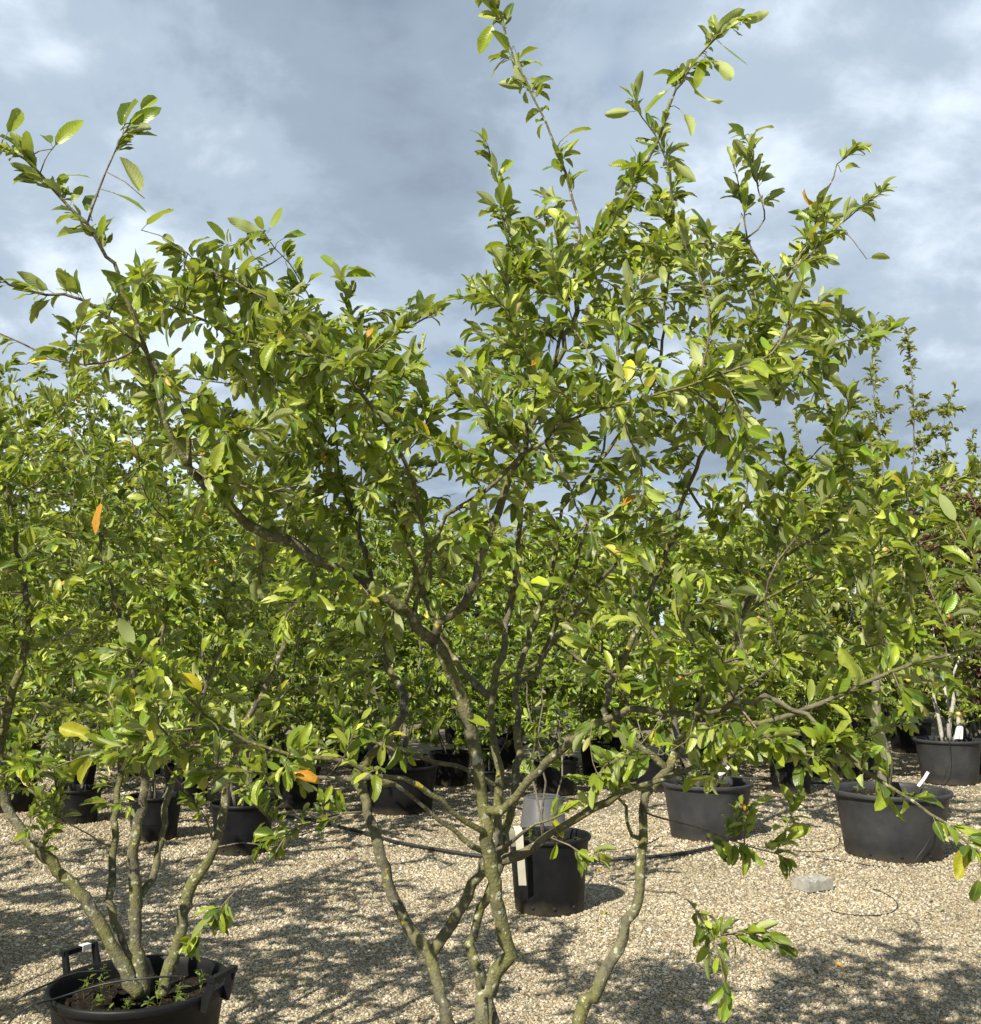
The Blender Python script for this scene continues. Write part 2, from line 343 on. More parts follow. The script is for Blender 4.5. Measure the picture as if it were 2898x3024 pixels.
def pebbles():
    src = bpy.data.collections.new('pebble_shapes'); t = (1 + 5 ** .5) / 2
    V0 = np.array([[-1, t, 0], [1, t, 0], [-1, -t, 0], [1, -t, 0], [0, -1, t], [0, 1, t], [0, -1, -t], [0, 1, -t], [t, 0, -1], [t, 0, 1], [-t, 0, -1], [-t, 0, 1]]) / math.hypot(1, t)
    T0 = np.array([[0, 11, 5], [0, 5, 1], [0, 1, 7], [0, 7, 10], [0, 10, 11], [1, 5, 9], [5, 11, 4], [11, 10, 2], [10, 7, 6], [7, 1, 8], [3, 9, 4], [3, 4, 2], [3, 2, 6], [3, 6, 8], [3, 8, 9], [4, 9, 5], [2, 4, 11], [6, 2, 10], [8, 6, 7], [9, 8, 1]])
    for k in range(9):
        V = V0 * (1 + R.uniform(-.22, .22, (12, 1))) * np.array([R.uniform(.85, 1.35), R.uniform(.65, 1.0), R.uniform(.45, .75)])
        src.objects.link(bpy.data.objects.new('pebble', raw_mesh('pebble', V, T0, M['pebble'], smooth=(k % 3 != 0))))
    P = []; S = []
    for y0, y1, dens, size in ((1.5, 3.2, 500, .0070), (3.2, 5.2, 8000, .0052), (5.2, 7.0, 5600, .0060), (7.0, 9.2, 2600, .0078), (9.2, 13.0, 500, .010)):
        hw = .56 * y1 + .5; n = int(dens * (y1 - y0) * 2 * hw)
        x = R.uniform(-hw, hw, n); y = R.uniform(y0, y1, n); k = np.abs(x) < .54 * y + .5; x, y = x[k], y[k]
        s = size * np.exp(R.normal(0, .33, len(x))); P.append(np.stack([x, y, gz(x, y) + s * .12], 1)); S.append(s)
    P = np.concatenate(P); S = np.concatenate(S); n = len(P)
    me = bpy.data.meshes.new('loose_gravel'); me.vertices.add(n); me.vertices.foreach_set('co', P.astype(np.float32).ravel())
    a = me.attributes.new('size', 'FLOAT', 'POINT'); a.data.foreach_set('value', S.astype(np.float32))
    a = me.attributes.new('turn', 'FLOAT_VECTOR', 'POINT')
    a.data.foreach_set('vector', np.stack([R.normal(0, .35, n), R.normal(0, .35, n), R.uniform(0, 6.28, n)], 1).astype(np.float32).ravel())
    a = me.attributes.new('pick', 'INT', 'POINT'); a.data.foreach_set('value', R.integers(0, 9, n).astype(np.int32))
    o = link('loose_gravel', me); tag(o, 'loose cream and tan gravel covering the nursery yard', 'gravel', kind='stuff')
    ng = bpy.data.node_groups.new('gravel_scatter', 'GeometryNodeTree')
    ng.interface.new_socket('Geometry', in_out='INPUT', socket_type='NodeSocketGeometry'); ng.interface.new_socket('Geometry', in_out='OUTPUT', socket_type='NodeSocketGeometry')
    N = ng.nodes; gi = N.new('NodeGroupInput'); go = N.new('NodeGroupOutput'); ip = N.new('GeometryNodeInstanceOnPoints'); ci = N.new('GeometryNodeCollectionInfo')
    ci.inputs['Collection'].default_value = src; ci.inputs['Separate Children'].default_value = True; ci.inputs['Reset Children'].default_value = True
    ip.inputs['Pick Instance'].default_value = True
    def named(nm, dt):
        x = N.new('GeometryNodeInputNamedAttribute'); x.data_type = dt; x.inputs['Name'].default_value = nm; return x.outputs['Attribute']
    e2r = N.new('FunctionNodeEulerToRotation'); ng.links.new(named('turn', 'FLOAT_VECTOR'), e2r.inputs[0])
    ng.links.new(gi.outputs[0], ip.inputs['Points']); ng.links.new(ci.outputs[0], ip.inputs['Instance']); ng.links.new(named('pick', 'INT'), ip.inputs['Instance Index'])
    ng.links.new(e2r.outputs[0], ip.inputs['Rotation']); ng.links.new(named('size', 'FLOAT'), ip.inputs['Scale']); ng.links.new(ip.outputs[0], go.inputs[0])
    md = o.modifiers.new('scatter', 'NODES'); md.node_group = ng
pebbles()

# ------------------------------------------------------------------ leaf shapes
def leaf_shape(rng, nseg, ncol, bite=False, wide=None, stalk=False):
    """blade along +Y, face up +Z, unit blade length, with a short stalk"""
    wd = wide if wide else rng.uniform(.31, .47); fold = rng.uniform(.10, .95); curl = rng.uniform(-.2, 1.25); pet = .24; wav = rng.uniform(0, .05); twist = rng.normal(0, .25)
    V = []; UV = []; T = []
    cols = np.linspace(-1, 1, ncol * 2 + 1); ph = rng.uniform(0, 6)
    bv = rng.uniform(.35, .68); bs = rng.choice([-1, 1]); bd = rng.uniform(.3, .75) if bite else 0; bw = rng.uniform(.08, .16)
    ang = 0.0; py = pz = 0.0; prev = 0.0; rings = []
    ST = {5: (0, .13, .36, .63, .87, 1), 4: (0, .16, .46, .82, 1), 3: (0, .30, .76, 1)}[nseg]
    for i in range(nseg + 1):
        t = ST[i]
        ang = -curl * t * .9; dt = t - prev; py += dt * math.cos(ang); pz += dt * math.sin(ang); prev = t
        hw = wd / 2 * (math.sin(math.pi * t ** .95) ** .62 if 0 < t < 1 else 0)
        if 0 < t < 1 and nseg >= 9: hw *= 1 + .035 * (-1) ** i
        ring = []
        for c in cols:
            if hw == 0 and c != 0: continue
            f = 1.0
            if bite and c * bs > 0 and abs(t - bv) < bw: f = 1 - bd * (1 - abs(t - bv) / bw) ** .5
            x = hw * c * f; lift = abs(x) * math.tan(fold) + wav * math.sin(9 * t + ph + 2 * c) * abs(c)
            tw = twist * t; xx = x * math.cos(tw) - lift * math.sin(tw); zz = x * math.sin(tw) + lift * math.cos(tw)
            ring.append(len(V)); V.append((xx, pet + py - zz * math.sin(ang), pz + zz * math.cos(ang))); UV.append((c, t))
        rings.append(ring)
    for a, b in zip(rings[:-1], rings[1:]):
        if len(a) == 1: T += [(a[0], b[j + 1], b[j]) for j in range(len(b) - 1)]
        elif len(b) == 1: T += [(a[j], a[j + 1], b[0]) for j in range(len(a) - 1)]
        else:
            for j in range(len(a) - 1): T += [(a[j], a[j + 1], b[j + 1]), (a[j], b[j + 1], b[j])]
    k = len(V); w = .011
    if nseg < 5 and not stalk: return np.array(V) - np.array([0, pet * .7, 0]), np.array(T), np.array(UV, float)
    V += [(-w, 0, 0), (w, 0, 0), (w, pet + .01, 0), (-w, pet + .01, 0), (0, 0, w * 1.6), (0, pet + .01, w * 1.6)]; UV += [(0, 0)] * 6
    T += [(k, k + 1, k + 2), (k, k + 2, k + 3), (k, k + 4, k + 5), (k, k + 5, k + 3)]
    return np.array(V), np.array(T), np.array(UV, float)
RL = np.random.default_rng(21)
SHAPES = {'near': [leaf_shape(RL, 5, 2, bite=(k % 5 == 0)) for k in range(26)],
          'close': [leaf_shape(RL, 4, 2, bite=(k % 6 == 0), stalk=True) for k in range(24)],
          'mid': [leaf_shape(RL, 4, 1, bite=(k % 5 == 0)) for k in range(16)],
          'far': [leaf_shape(RL, 3, 1) for k in range(8)]}
PAL = {  # linear base colours with weights
    'main': [((.085, .150, .010), 5), ((.170, .225, .013), 5), ((.020, .058, .010), 6), ((.260, .300, .050), 3), ((.30, .28, .022), .25), ((.50, .36, .02), .05), ((.44, .17, .02), .05)],
    'dark': [((.024, .060, .010), 5), ((.062, .108, .011), 4), ((.135, .170, .018), 4), ((.45, .22, .02), .04)],
    'lime': [((.085, .15, .011), 5), ((.16, .215, .018), 4), ((.03, .07, .01), 5), ((.4, .3, .03), .05)],
    'gloss': [((.12, .160, .018), 5), ((.18, .205, .028), 4), ((.028, .06, .010), 6), ((.40, .30, .04), .15)],
    'purple': [((.055, .018, .020), 5), ((.085, .026, .024), 3), ((.06, .05, .02), 2), ((.10, .11, .02), 1)],
    'autumn': [((.11, .14, .018), 5), ((.17, .18, .02), 4), ((.05, .06, .015), 3), ((.17, .09, .02), .5)]}
def palette_pick(pal, n, rng):
    cs = np.array([c for c, _ in PAL[pal]]); w = np.array([x for _, x in PAL[pal]], float); i = rng.choice(len(cs), n, p=w / w.sum())
    return i, cs[i]
for _k in ('main', 'lime', 'gloss', 'dark'): PAL[_k] = [(tuple(min(.6, x * 1.32) for x in c), w) for c, w in PAL[_k]]

# ------------------------------------------------------------------ tree growth
class Tree:
    def __init__(s, seed, lod, pal, leaf_mat, leaf_len):
        s.rng = np.random.default_rng(seed); s.lod = lod; s.pal = pal; s.mat = leaf_mat; s.ll = leaf_len
        s.P = []; s.par = []; s.rad = []; s.fixed = []; s.tubes = []; s.young = []; s.extra = []; s.stalks = []
    def limb(s, pts, r0, r1, name='branch', spacing=.03, leafy=None, attach=None):
        """a traced or drawn limb: its nodes seed the growth; leafy = fraction of its length from which it carries leaves"""
        Q = spline(pts, spacing); n = len(Q)
        if n > 4: Q[1:-1] += s.rng.normal(0, min(.0035, r0 * .3), (n - 2, 3))
        t = np.linspace(0, 1, n); rr = r0 + (r1 - r0) * t ** .85; base = len(s.P); wob = 1 + sum(.20 * s.rng.random() * np.exp(-((np.arange(n) - c) / 1.3) ** 2) for c in s.rng.uniform(0, n, max(1, n // 7))) * (r0 > .004) + .07 * np.sin(np.arange(n) * .9 + s.rng.uniform(0, 6)) * (r0 > .006) + s.rng.normal(0, .03, n)
        s.tubes.append((name, Q, rr * wob, r0))
        for i in range(n):
            s.P.append(Q[i]); s.par.append(base + i - 1 if i else (attach if attach is not None else -1)); s.rad.append(rr[i]); s.fixed.append(True)
            s.young.append(leafy is not None and t[i] >= leafy and (s.rng.random() < .72 or t[i] > .97))
    def nearest_px(s, px, py):
        uv, _ = project(np.array(s.P)); d = np.hypot(uv[:, 0] - px, uv[:, 1] - py); return int(np.argmin(d))
    def trace(s, pix, dY, r0, r1, leafy=None, name='branch', Y0=None):
        """limb traced in the photograph; joins the tree where its start meets an older limb"""
        att = None
        if Y0 is None:
            att = s.nearest_px(*pix[0]); p0 = s.P[att]; Y0 = p0[1]
        n = len(pix); pts = [at(px, py, Y0 + dY * (i / (n - 1)) ** 1.0) for i, (px, py) in enumerate(pix)]
        if att is not None: pts[0] = s.P[att]
        s.limb(pts, r0, r1, name, .025, leafy, att)
    def place(s, b, tp, ci, back=False, dY=0.0):
        """one leaf whose stalk end and tip are read from the photograph, at the distance of the shoot it grows on"""
        i = s.nearest_px(*b); Y = s.P[i][1]; B_ = at(b[0], b[1], Y); T_ = at(tp[0], tp[1], Y + dY); ax = T_ - B_; L = np.linalg.norm(ax); ax = ax / L
        nr = (np.array([0, 0, CAM_Z]) - B_); nr /= np.linalg.norm(nr); nr = nr * .8 + np.array([0, 0, .5]) + s.rng.normal(0, .45, 3)
        if back: nr = -nr + np.array([0, 0, .9])
        nr -= ax * nr.dot(ax); nr /= np.linalg.norm(nr); s.stalks.append((s.P[i], B_ - ax * L * .10)); s.extra.append((B_ - ax * L * .12, np.stack([np.cross(ax, nr), ax, nr], 1), L / 1.05, ci))
    def grow(s, A, step, dk, di, iters, up=.12, jit=.12):
        P = np.zeros((60000, 3)); n = len(s.P); P[:n] = np.array(s.P); par = list(s.par); kids = np.zeros(60000, int)
        for i, p in enumerate(par):
            if p >= 0: kids[p] += 1
        A = np.asarray(A); nd = np.full(len(A), 1e9); ni = np.zeros(len(A), int)
        for c in range(0, n, 400):
            D = np.linalg.norm(A[:, None] - P[None, c:min(n, c + 400)], axis=2); j = D.argmin(1); m = D[np.arange(len(A)), j]; k = m < nd; nd[k] = m[k]; ni[k] = j[k] + c
        pdir = {}
        for _ in range(iters):
            k = nd < dk; A, nd, ni = A[~k], nd[~k], ni[~k]
            act = nd < di
            if len(A) == 0 or not act.any(): break
            src, inv = np.unique(ni[act], return_inverse=True); v = A[act] - P[ni[act]]; v /= np.linalg.norm(v, axis=1, keepdims=True) + 1e-9
            S = np.zeros((len(src), 3)); np.add.at(S, inv, v); S /= np.linalg.norm(S, axis=1, keepdims=True) + 1e-9
            ok = kids[src] < 4; src, S = src[ok], S[ok]
            if len(src) == 0: break
            for q, sidx in enumerate(src):
                if sidx in pdir: S[q] += .55 * pdir[sidx]
            S += s.rng.normal(0, jit, S.shape) + np.array([0, 0, up]); S /= np.linalg.norm(S, axis=1, keepdims=True) + 1e-9
            new = P[src] + S * step; m = len(new)
            if n + m > 60000: break
            P[n:n + m] = new
            for q in range(m): par.append(int(src[q])); kids[src[q]] += 1; pdir[n + q] = S[q]
            D = np.linalg.norm(A[:, None] - new[None], axis=2); j = D.argmin(1); mm = D[np.arange(len(A)), j]; k = mm < nd; nd[k] = mm[k]; ni[k] = j[k] + n
            n += m
        o = len(s.P); s.P = list(P[:n]); s.par = par; s.fixed += [False] * (n - o); s.young += [False] * (n - o); s.rad += [0.0] * (n - o)
    def finish(s, nleaf, tip=.0013, young_len=.42, rmax=.008, per=1.0, spread=1.0, wild=.5, cluster=0):
        n = len(s.P); P = np.array(s.P); par = np.array(s.par); fixed = np.array(s.fixed); rng = s.rng
        acc = np.zeros(n); far = np.zeros(n); best = np.full(n, -1)
        e = 2.35
        for i in range(n - 1, -1, -1):
            if not fixed[i]: s.rad[i] = min(rmax, max(tip, acc[i] ** (1 / e))) if acc[i] > 0 else tip
            p = par[i]
            if p >= 0:
                if not fixed[i]: acc[p] += s.rad[i] ** e
                d = far[i] + np.linalg.norm(P[i] - P[p])
                if not fixed[i] or fixed[p]:
                    if d > far[p] or best[p] < 0: far[p] = d; best[p] = i
        rad = np.array(s.rad); s.far = far
        # twigs: chains of grown nodes
        mb = MB(); started = np.zeros(n, bool)
        for i in range(n):
            if fixed[i] or started[i]: continue
            p = par[i]; chain = [p] if p >= 0 else []; j = i
            while j >= 0 and not fixed[j] and not started[j]:
                started[j] = True; chain.append(j); j = best[j]
            if len(chain) < 2: continue
            Q = P[chain]; rr = rad[chain].copy(); rr[0] = min(rr[0], rr[1] * 1.25)
            mb.tube(Q, rr, 5 if s.lod in ('near', 'close') else (4 if s.lod == 'mid' else 3))
        for a_, b_ in s.stalks:
            if np.linalg.norm(b_ - a_) > .008: mb.tube([a_, (a_ + b_) / 2 + np.array([0, 0, .006]), b_], [.0013, .0011, .0009], 5)
        s.twigs = mb if mb.n else None
        # leaf slots
        slots = np.array([i for i in range(n) if ((not fixed[i] and far[i] < young_len) or s.young[i]) and par[i] >= 0])
        if len(slots) == 0: s.leaves = None; return
        cnt = int(nleaf); reps = rng.choice(slots, cnt, p=None) if cnt > len(slots) * 1.0 else rng.permutation(slots)[:cnt]
        if cnt > len(slots): reps = np.concatenate([np.repeat(slots, cnt // len(slots)), rng.permutation(slots)[:cnt % len(slots)]])
        m = len(reps); sh = P[reps] - P[par[reps]]; sl = np.linalg.norm(sh, axis=1, keepdims=True) + 1e-9; sh = sh / sl
        base = P[reps] - sh * sl * rng.uniform(0, 1, (m, 1))
        ref = np.where(np.abs(sh[:, 2:3]) < .9, np.array([[0, 0, 1.]]), np.array([[1., 0, 0]])); u = np.cross(sh, ref); u /= np.linalg.norm(u, axis=1, keepdims=True) + 1e-9; w = np.cross(sh, u)
        az = reps * 2.39996 + rng.normal(0, .5, m); radv = np.cos(az)[:, None] * u + np.sin(az)[:, None] * w
        a = rng.normal(.95, .28, m)[:, None] * spread; a = np.where((far[reps] < .12)[:, None], a * .62, a)
        ax = sh * np.cos(a) + radv * np.sin(a) + np.array([0, 0, .12]) + rng.normal(0, .22, (m, 3)); ax /= np.linalg.norm(ax, axis=1, keepdims=True)
        nrm = np.array([0, 0, 1.0]) * .70 + SUN_DIR * .70 + rng.normal(0, wild, (m, 3)) + sh * .25
        nrm -= ax * np.sum(nrm * ax, 1, keepdims=True); nrm /= np.linalg.norm(nrm, axis=1, keepdims=True) + 1e-9
        xx = np.cross(ax, nrm)
        Rm = np.stack([xx, ax, nrm], 2)        # columns: blade x, axis y, face z
        L = s.ll * np.exp(np.clip(rng.normal(0, .30, m), -.7, .48)); L = np.where(far[reps] < .05, L * .85, L)
        pi, pc = palette_pick(s.pal, m, rng); pc = pc * np.exp(rng.normal(0, .27, (m, 1)))
        keep = np.ones(m, bool)
        big = [Q for nm, Q, rr, r0 in s.tubes if r0 > .0042 and s.lod in ('near', 'close')]
        if big:
            LP = np.concatenate([Q[:int(len(Q) * .62)] for Q in big]); luv, ld = project(LP); cu, cd = project(base + ax * L[:, None] * .7)
            for c0 in range(0, m, 500):
                d2 = np.hypot(cu[c0:c0 + 500, None, 0] - luv[None, :, 0], cu[c0:c0 + 500, None, 1] - luv[None, :, 1]); d2 = np.where(cd[c0:c0 + 500, None] < ld[None] + .03, d2, 1e9); dm = d2.min(1)
                py = cu[c0:c0 + 500, 1]; pr = np.where(py > 1750, .80, np.where(py > 1300, .55, .25)); keep[c0:c0 + 500] &= ~((dm < 40) & (rng.random(len(dm)) < pr))
        base, Rm, L, pi, pc = base[keep], Rm[keep], L[keep], pi[keep], pc[keep]; m = len(L)
        # young leaves at the shoot tips are pale and downy
        yg = (far[reps][keep] < .10) & (rng.random(m) < np.where((base[:, 2] > 2.15) & (base[:, 0] > .1), .6, .2)) & (s.lod in ('near', 'close')); pc = np.where(yg[:, None], pc * .45 + np.array([.20, .22, .09]) * 1.0, pc)
        s.leaves = dict(pos=base, R=Rm, L=L, shape=rng.integers(0, len(SHAPES[s.lod]), m), ci=pi, col=pc)
        if s.extra:
            ex = s.extra; lv = s.leaves; k = len(ex); eci = np.array([x[3] for x in ex])
            add = dict(pos=np.array([x[0] for x in ex]), R=np.array([x[1] for x in ex]), L=np.array([x[2] for x in ex]), shape=rng.integers(0, len(SHAPES[s.lod]), k), ci=eci, col=np.array([PAL[s.pal][c][0] for c in eci]))
            s.leaves = {q: np.concatenate([lv[q], add[q]]) for q in lv}
TREES = []
def register(tree, root_name, loc, label, cat='tree', group=None, bark='bark', stem_name='stem', parts=300):
    TREES.append(dict(t=tree, name=root_name, loc=np.asarray(loc, float), label=label, cat=cat, group=group, bark=bark, parts=parts)); return TREES[-1]
def inside(poly, X, Y):
    c = np.zeros(len(X), bool); j = len(poly) - 1
    for i in range(len(poly)):
        xi, yi = poly[i]; xj, yj = poly[j]
        c ^= ((yi > Y) != (yj > Y)) & (X < (xj - xi) * (Y - yi) / (yj - yi + 1e-9) + xi); j = i
    return c
def attract(rng, poly, n, y0, y1, mid=None):
    poly = np.array(poly, float); lo, hi = poly.min(0), poly.max(0); out = []
    while len(out) < n:
        X = rng.uniform(lo[0], hi[0], n); Y = rng.uniform(lo[1], hi[1], n); k = inside(poly, X, Y)
        for x, y in zip(X[k], Y[k]):
            out.append(at(x, y, rng.uniform(y0, y1)))
    return np.array(out[:n])

# ------------------------------------------------------------------ the large tree in front
def main_tree():
    t = Tree(11, 'near', 'main', M['leaf'], .0405); T = t.trace
    # stems rising from the pot below the picture
    def stem(base, pix, Y0, Y1, r0, r1, leafy=None):
        n = len(pix); t.limb([base] + [at(px, py, Y0 + (Y1 - Y0) * i / (n - 1)) for i, (px, py) in enumerate(pix)], r0, r1, 'stem', .025, leafy)
    stem((-.02, 2.40, .30), [(1322, 3019), (1304, 2949), (1278, 2867), (1266, 2820), (1216, 2749), (1158, 2644), (1123, 2533), (1099, 2445), (1076, 2369), (1058, 2310), (1060, 2276), (1079, 2256), (1124, 2211), (1165, 2160), (1184, 2105), (1191, 2048), (1165, 2000), (1141, 1969), (1137, 1888), (1115, 1780), (1065, 1600), (1000, 1400), (905, 1180)], 2.42, 2.75, .019, .0045, .8)
    stem((.02, 2.36, .30), [(1421, 3019), (1439, 2931), (1474, 2872), (1506, 2820), (1500, 2779), (1480, 2720), (1462, 2650), (1451, 2574), (1442, 2509), (1436, 2439), (1421, 2345), (1410, 2263), (1392, 2175), (1363, 2064), (1333, 1976), (1308, 1930), (1284, 1895)], 2.38, 2.36, .0195, .0125)
    stem((.03, 2.44, .30), [(1454, 3019), (1427, 2908), (1398, 2831), (1389, 2790), (1410, 2720), (1433, 2656), (1456, 2597), (1477, 2538), (1471, 2457), (1477, 2369), (1471, 2281), (1462, 2193), (1445, 2117), (1450, 2060), (1467, 2010), (1488, 1941), (1500, 1850), (1512, 1760), (1530, 1600), (1545, 1450), (1560, 1250)], 2.46, 2.62, .0155, .005, .85)
    stem((.10, 2.42, .30), [(1708, 3019), (1744, 2949), (1802, 2849), (1843, 2767), (1872, 2697), (1890, 2621), (1896, 2562), (1890, 2486), (1896, 2398), (1905, 2340), (1935, 2300), (1973, 2267), (2012, 2187), (2040, 2133), (2092, 2066), (2130, 2009), (2156, 1957), (2172, 1916), (2200, 1800), (2262, 1650), (2330, 1500)], 2.40, 2.62, .0185, .0045, .8)
    S = 'stem'
    T([(1266, 2820), (1290, 2792), (1333, 2738), (1374, 2656), (1415, 2580), (1442, 2515), (1470, 2465)], .03, .0135, .012, name=S)
    T([(1477, 2538), (1490, 2480), (1505, 2420), (1522, 2300), (1532, 2200), (1530, 2100), (1526, 2020), (1560, 1900), (1600, 1780), (1640, 1640), (1660, 1500)], .35, .012, .005, .85, S)
    T([(1415, 2046), (1386, 2002), (1345, 1949), (1290, 1850), (1230, 1700), (1180, 1520), (1150, 1380)], .25, .009, .004, .7)
    # left limb
    T([(1284, 1895), (1255, 1876), (1222, 1827), (1190, 1802), (1141, 1765), (1086, 1731), (958, 1660), (831, 1596), (735, 1545), (671, 1494), (613, 1437), (562, 1386)], -.34, .0135, .0085)
    T([(562, 1386), (520, 1320), (492, 1258), (460, 1124), (441, 1053), (415, 996), (380, 900), (332, 772), (317, 761), (286, 710), (255, 664), (208, 610), (162, 556), (116, 510), (77, 471), (39, 448), (0, 432), (-40, 410)], -.22, .0065, .002, .62)
    T([(562, 1386), (556, 1300), (553, 1239), (524, 1188), (473, 1104), (417, 1019), (355, 973), (309, 927), (255, 888), (185, 869), (93, 865), (31, 842), (0, 818), (-40, 800)], -.20, .0052, .0018, .5)
    T([(255, 660), (293, 556), (332, 463), (355, 409), (386, 363)], -.02, .0022, .0013, .55)
    T([(417, 1019), (350, 1060), (250, 1075), (160, 1060), (60, 1010), (0, 985)], -.08, .0028, .0014, .35)
    T([(1220, 1825), (1234, 1779), (1267, 1703), (1264, 1615), (1252, 1562), (1234, 1480), (1217, 1410), (1187, 1346), (1146, 1264), (1100, 1199), (1064, 1152), (988, 1096), (927, 1058), (834, 1031), (734, 1004), (618, 950), (540, 919), (463, 880), (417, 849)], -.38, .0065, .0018, .55)
    T([(1199, 1805), (1217, 1732), (1258, 1650), (1293, 1574), (1316, 1521), (1352, 1498), (1398, 1475), (1469, 1422), (1540, 1350), (1633, 1281), (1674, 1246), (1762, 1211), (1867, 1187), (1967, 1158), (2072, 1129), (2130, 1105)], -.42, .006, .002, .6)
    # upright limbs
    T([(1284, 1895), (1292, 1839), (1329, 1814), (1361, 1782), (1386, 1741), (1402, 1704), (1427, 1639), (1447, 1578), (1471, 1512), (1498, 1428), (1545, 1320), (1600, 1180), (1627, 1106), (1660, 1030), (1690, 950), (1715, 851), (1745, 770), (1790, 690), (1850, 590), (1917, 465), (1943, 404), (1970, 351), (1996, 272), (2031, 211), (2066, 158), (2110, 114), (2163, 79), (2190, 60)], -.18, .0105, .0016, .66)
    T([(1627, 1106), (1660, 980), (1695, 830), (1710, 720), (1706, 632), (1680, 544), (1645, 439), (1610, 360), (1566, 272), (1522, 184), (1487, 79), (1452, 0), (1432, -60)], -.06, .005, .0014, .45)
    T([(1560, 1250), (1552, 1120), (1548, 886), (1522, 763), (1504, 728), (1487, 649), (1469, 527), (1452, 474), (1439, 421)], -.1, .0042, .0014, .35)
    T([(1660, 1500), (1760, 1380), (1860, 1240), (1943, 1097), (1961, 921), (1978, 790), (1987, 649), (1987, 562), (1978, 509), (1952, 430), (1917, 377), (1882, 325), (1875, 270)], -.2, .006, .0015, .5)
    T([(1973, 2267), (1890, 2210), (1800, 2150), (1779, 2099), (1814, 1988), (1838, 1955), (1890, 1838), (1926, 1738), (1967, 1633), (2010, 1500), (2070, 1350), (2140, 1200), (2233, 1053), (2259, 948), (2294, 886), (2356, 781), (2399, 693), (2426, 605), (2461, 526), (2496, 465), (2522, 439)], -.1, .0085, .0014, .62)
    T([(2285, 890), (2250, 790), (2206, 702), (2198, 614), (2180, 535), (2168, 490)], -.04, .003, .0014, .3)
    T([(2206, 702), (2259, 649), (2241, 562), (2215, 430), (2200, 400)], .0, .0024, .0013, .3)
    T([(2300, 880), (2338, 807), (2417, 728), (2478, 667), (2540, 614), (2601, 570)], -.05, .003, .0013, .3)
    T([(2140, 1200), (2240, 1120), (2340, 1060), (2440, 1020), (2560, 1000), (2620, 985)], .05, .004, .0014, .3)
    T([(2040, 1430), (2123, 1558), (2219, 1483), (2298, 1420), (2368, 1367), (2420, 1330), (2470, 1270), (2500, 1230)], -.05, .004, .0015, .45)
    T([(2190, 1830), (2260, 1700), (2346, 1627), (2431, 1579), (2538, 1526), (2639, 1489), (2720, 1465), (2790, 1440), (2860, 1400), (2900, 1370)], -.2, .0058, .0016, .45)
    T([(2190, 1830), (2300, 1750), (2400, 1705), (2500, 1675), (2591, 1653), (2670, 1638), (2720, 1625)], -.15, .0045, .0016, .4)
    T([(1526, 2020), (1582, 1986), (1602, 1933), (1643, 1847), (1667, 1765), (1692, 1696), (1730, 1560), (1770, 1400), (1800, 1220)], .25, .0075, .003, .75)
    T([(1445, 2060), (1467, 2022), (1508, 1998), (1557, 1978), (1606, 1941), (1635, 1900), (1663, 1859), (1700, 1818), (1760, 1730), (1840, 1640)], -.15, .0055, .003, .7)
    # the arching branch to the right
    T([(1442, 2413), (1480, 2400), (1528, 2349), (1566, 2304), (1611, 2257), (1656, 2218), (1700, 2177), (1735, 2148), (1783, 2122), (1831, 2103), (1858, 2096), (1917, 2096), (1993, 2113), (2063, 2110), (2127, 2093), (2174, 2072), (2256, 2061), (2297, 2081), (2385, 2116), (2432, 2157), (2490, 2222), (2543, 2274), (2619, 2315), (2695, 2362), (2794, 2426), (2864, 2485), (2900, 2520)], -.55, .0105, .0022, .74)
    T([(2127, 2098), (2180, 2140), (2244, 2137), (2309, 2119), (2385, 2093), (2473, 2058), (2560, 2017), (2636, 1985), (2736, 1947), (2823, 1926), (2898, 1917), (2960, 1905)], -.2, .0058, .0026, .35)
    T([(2150, 2082), (2209, 2029), (2240, 2005), (2285, 1970), (2310, 1940)], -.06, .0035, .0015)
    T([(2081, 2108), (2078, 2017), (2081, 1935)], -.04, .003, .0015, .6)
    T([(2190, 2070), (2235, 2150), (2300, 2200), (2390, 2230), (2440, 2245)], -.08, .0026, .0014, .4)
    T([(1640, 1900), (1800, 1990), (1950, 1995), (2060, 1985), (2180, 1945), (2330, 1925), (2480, 1930), (2600, 1900)], -.35, .004, .0016, .45)
    # low right branch
    T([(1470, 2540), (1489, 2534), (1534, 2518), (1576, 2499), (1617, 2474), (1656, 2445), (1703, 2413), (1751, 2384), (1799, 2362), (1870, 2330), (1946, 2303), (2034, 2268), (2127, 2227), (2209, 2216), (2300, 2225), (2380, 2260)], -.25, .0115, .0018, .62)
    T([(1446, 2515), (1461, 2512), (1505, 2490), (1547, 2455), (1585, 2435), (1620, 2423), (1670, 2400)], -.06, .0055, .0022, .7)
    T([(1656, 2445), (1630, 2475), (1680, 2495), (1725, 2525), (1770, 2545)], -.05, .0022, .0013, .3)
    T([(1890, 2500), (1868, 2470), (1855, 2427), (1849, 2380), (1831, 2357), (1830, 2300), (1850, 2230)], -.05, .0055, .002, .5)
    T([(1880, 2405), (1960, 2420), (2050, 2440), (2130, 2470), (2200, 2495), (2290, 2520), (2330, 2540)], -.12, .0028, .0013, .5)
    T([(1896, 2642), (1954, 2632), (1993, 2634), (2034, 2660), (2075, 2713), (2104, 2771), (2127, 2836), (2133, 2894), (2160, 2940)], -.15, .003, .0013, .45)
    T([(2104, 2771), (2150, 2760), (2200, 2755), (2270, 2775), (2330, 2800)], -.03, .0018, .0012, .2)
    # low left branches
    T([(1436, 2470), (1427, 2457), (1379, 2428), (1331, 2387), (1277, 2345), (1235, 2319), (1188, 2294), (1124, 2291), (1076, 2297), (996, 2304), (917, 2296), (800, 2285), (688, 2276), (545, 2270)], -.3, .0075, .0018, .62)
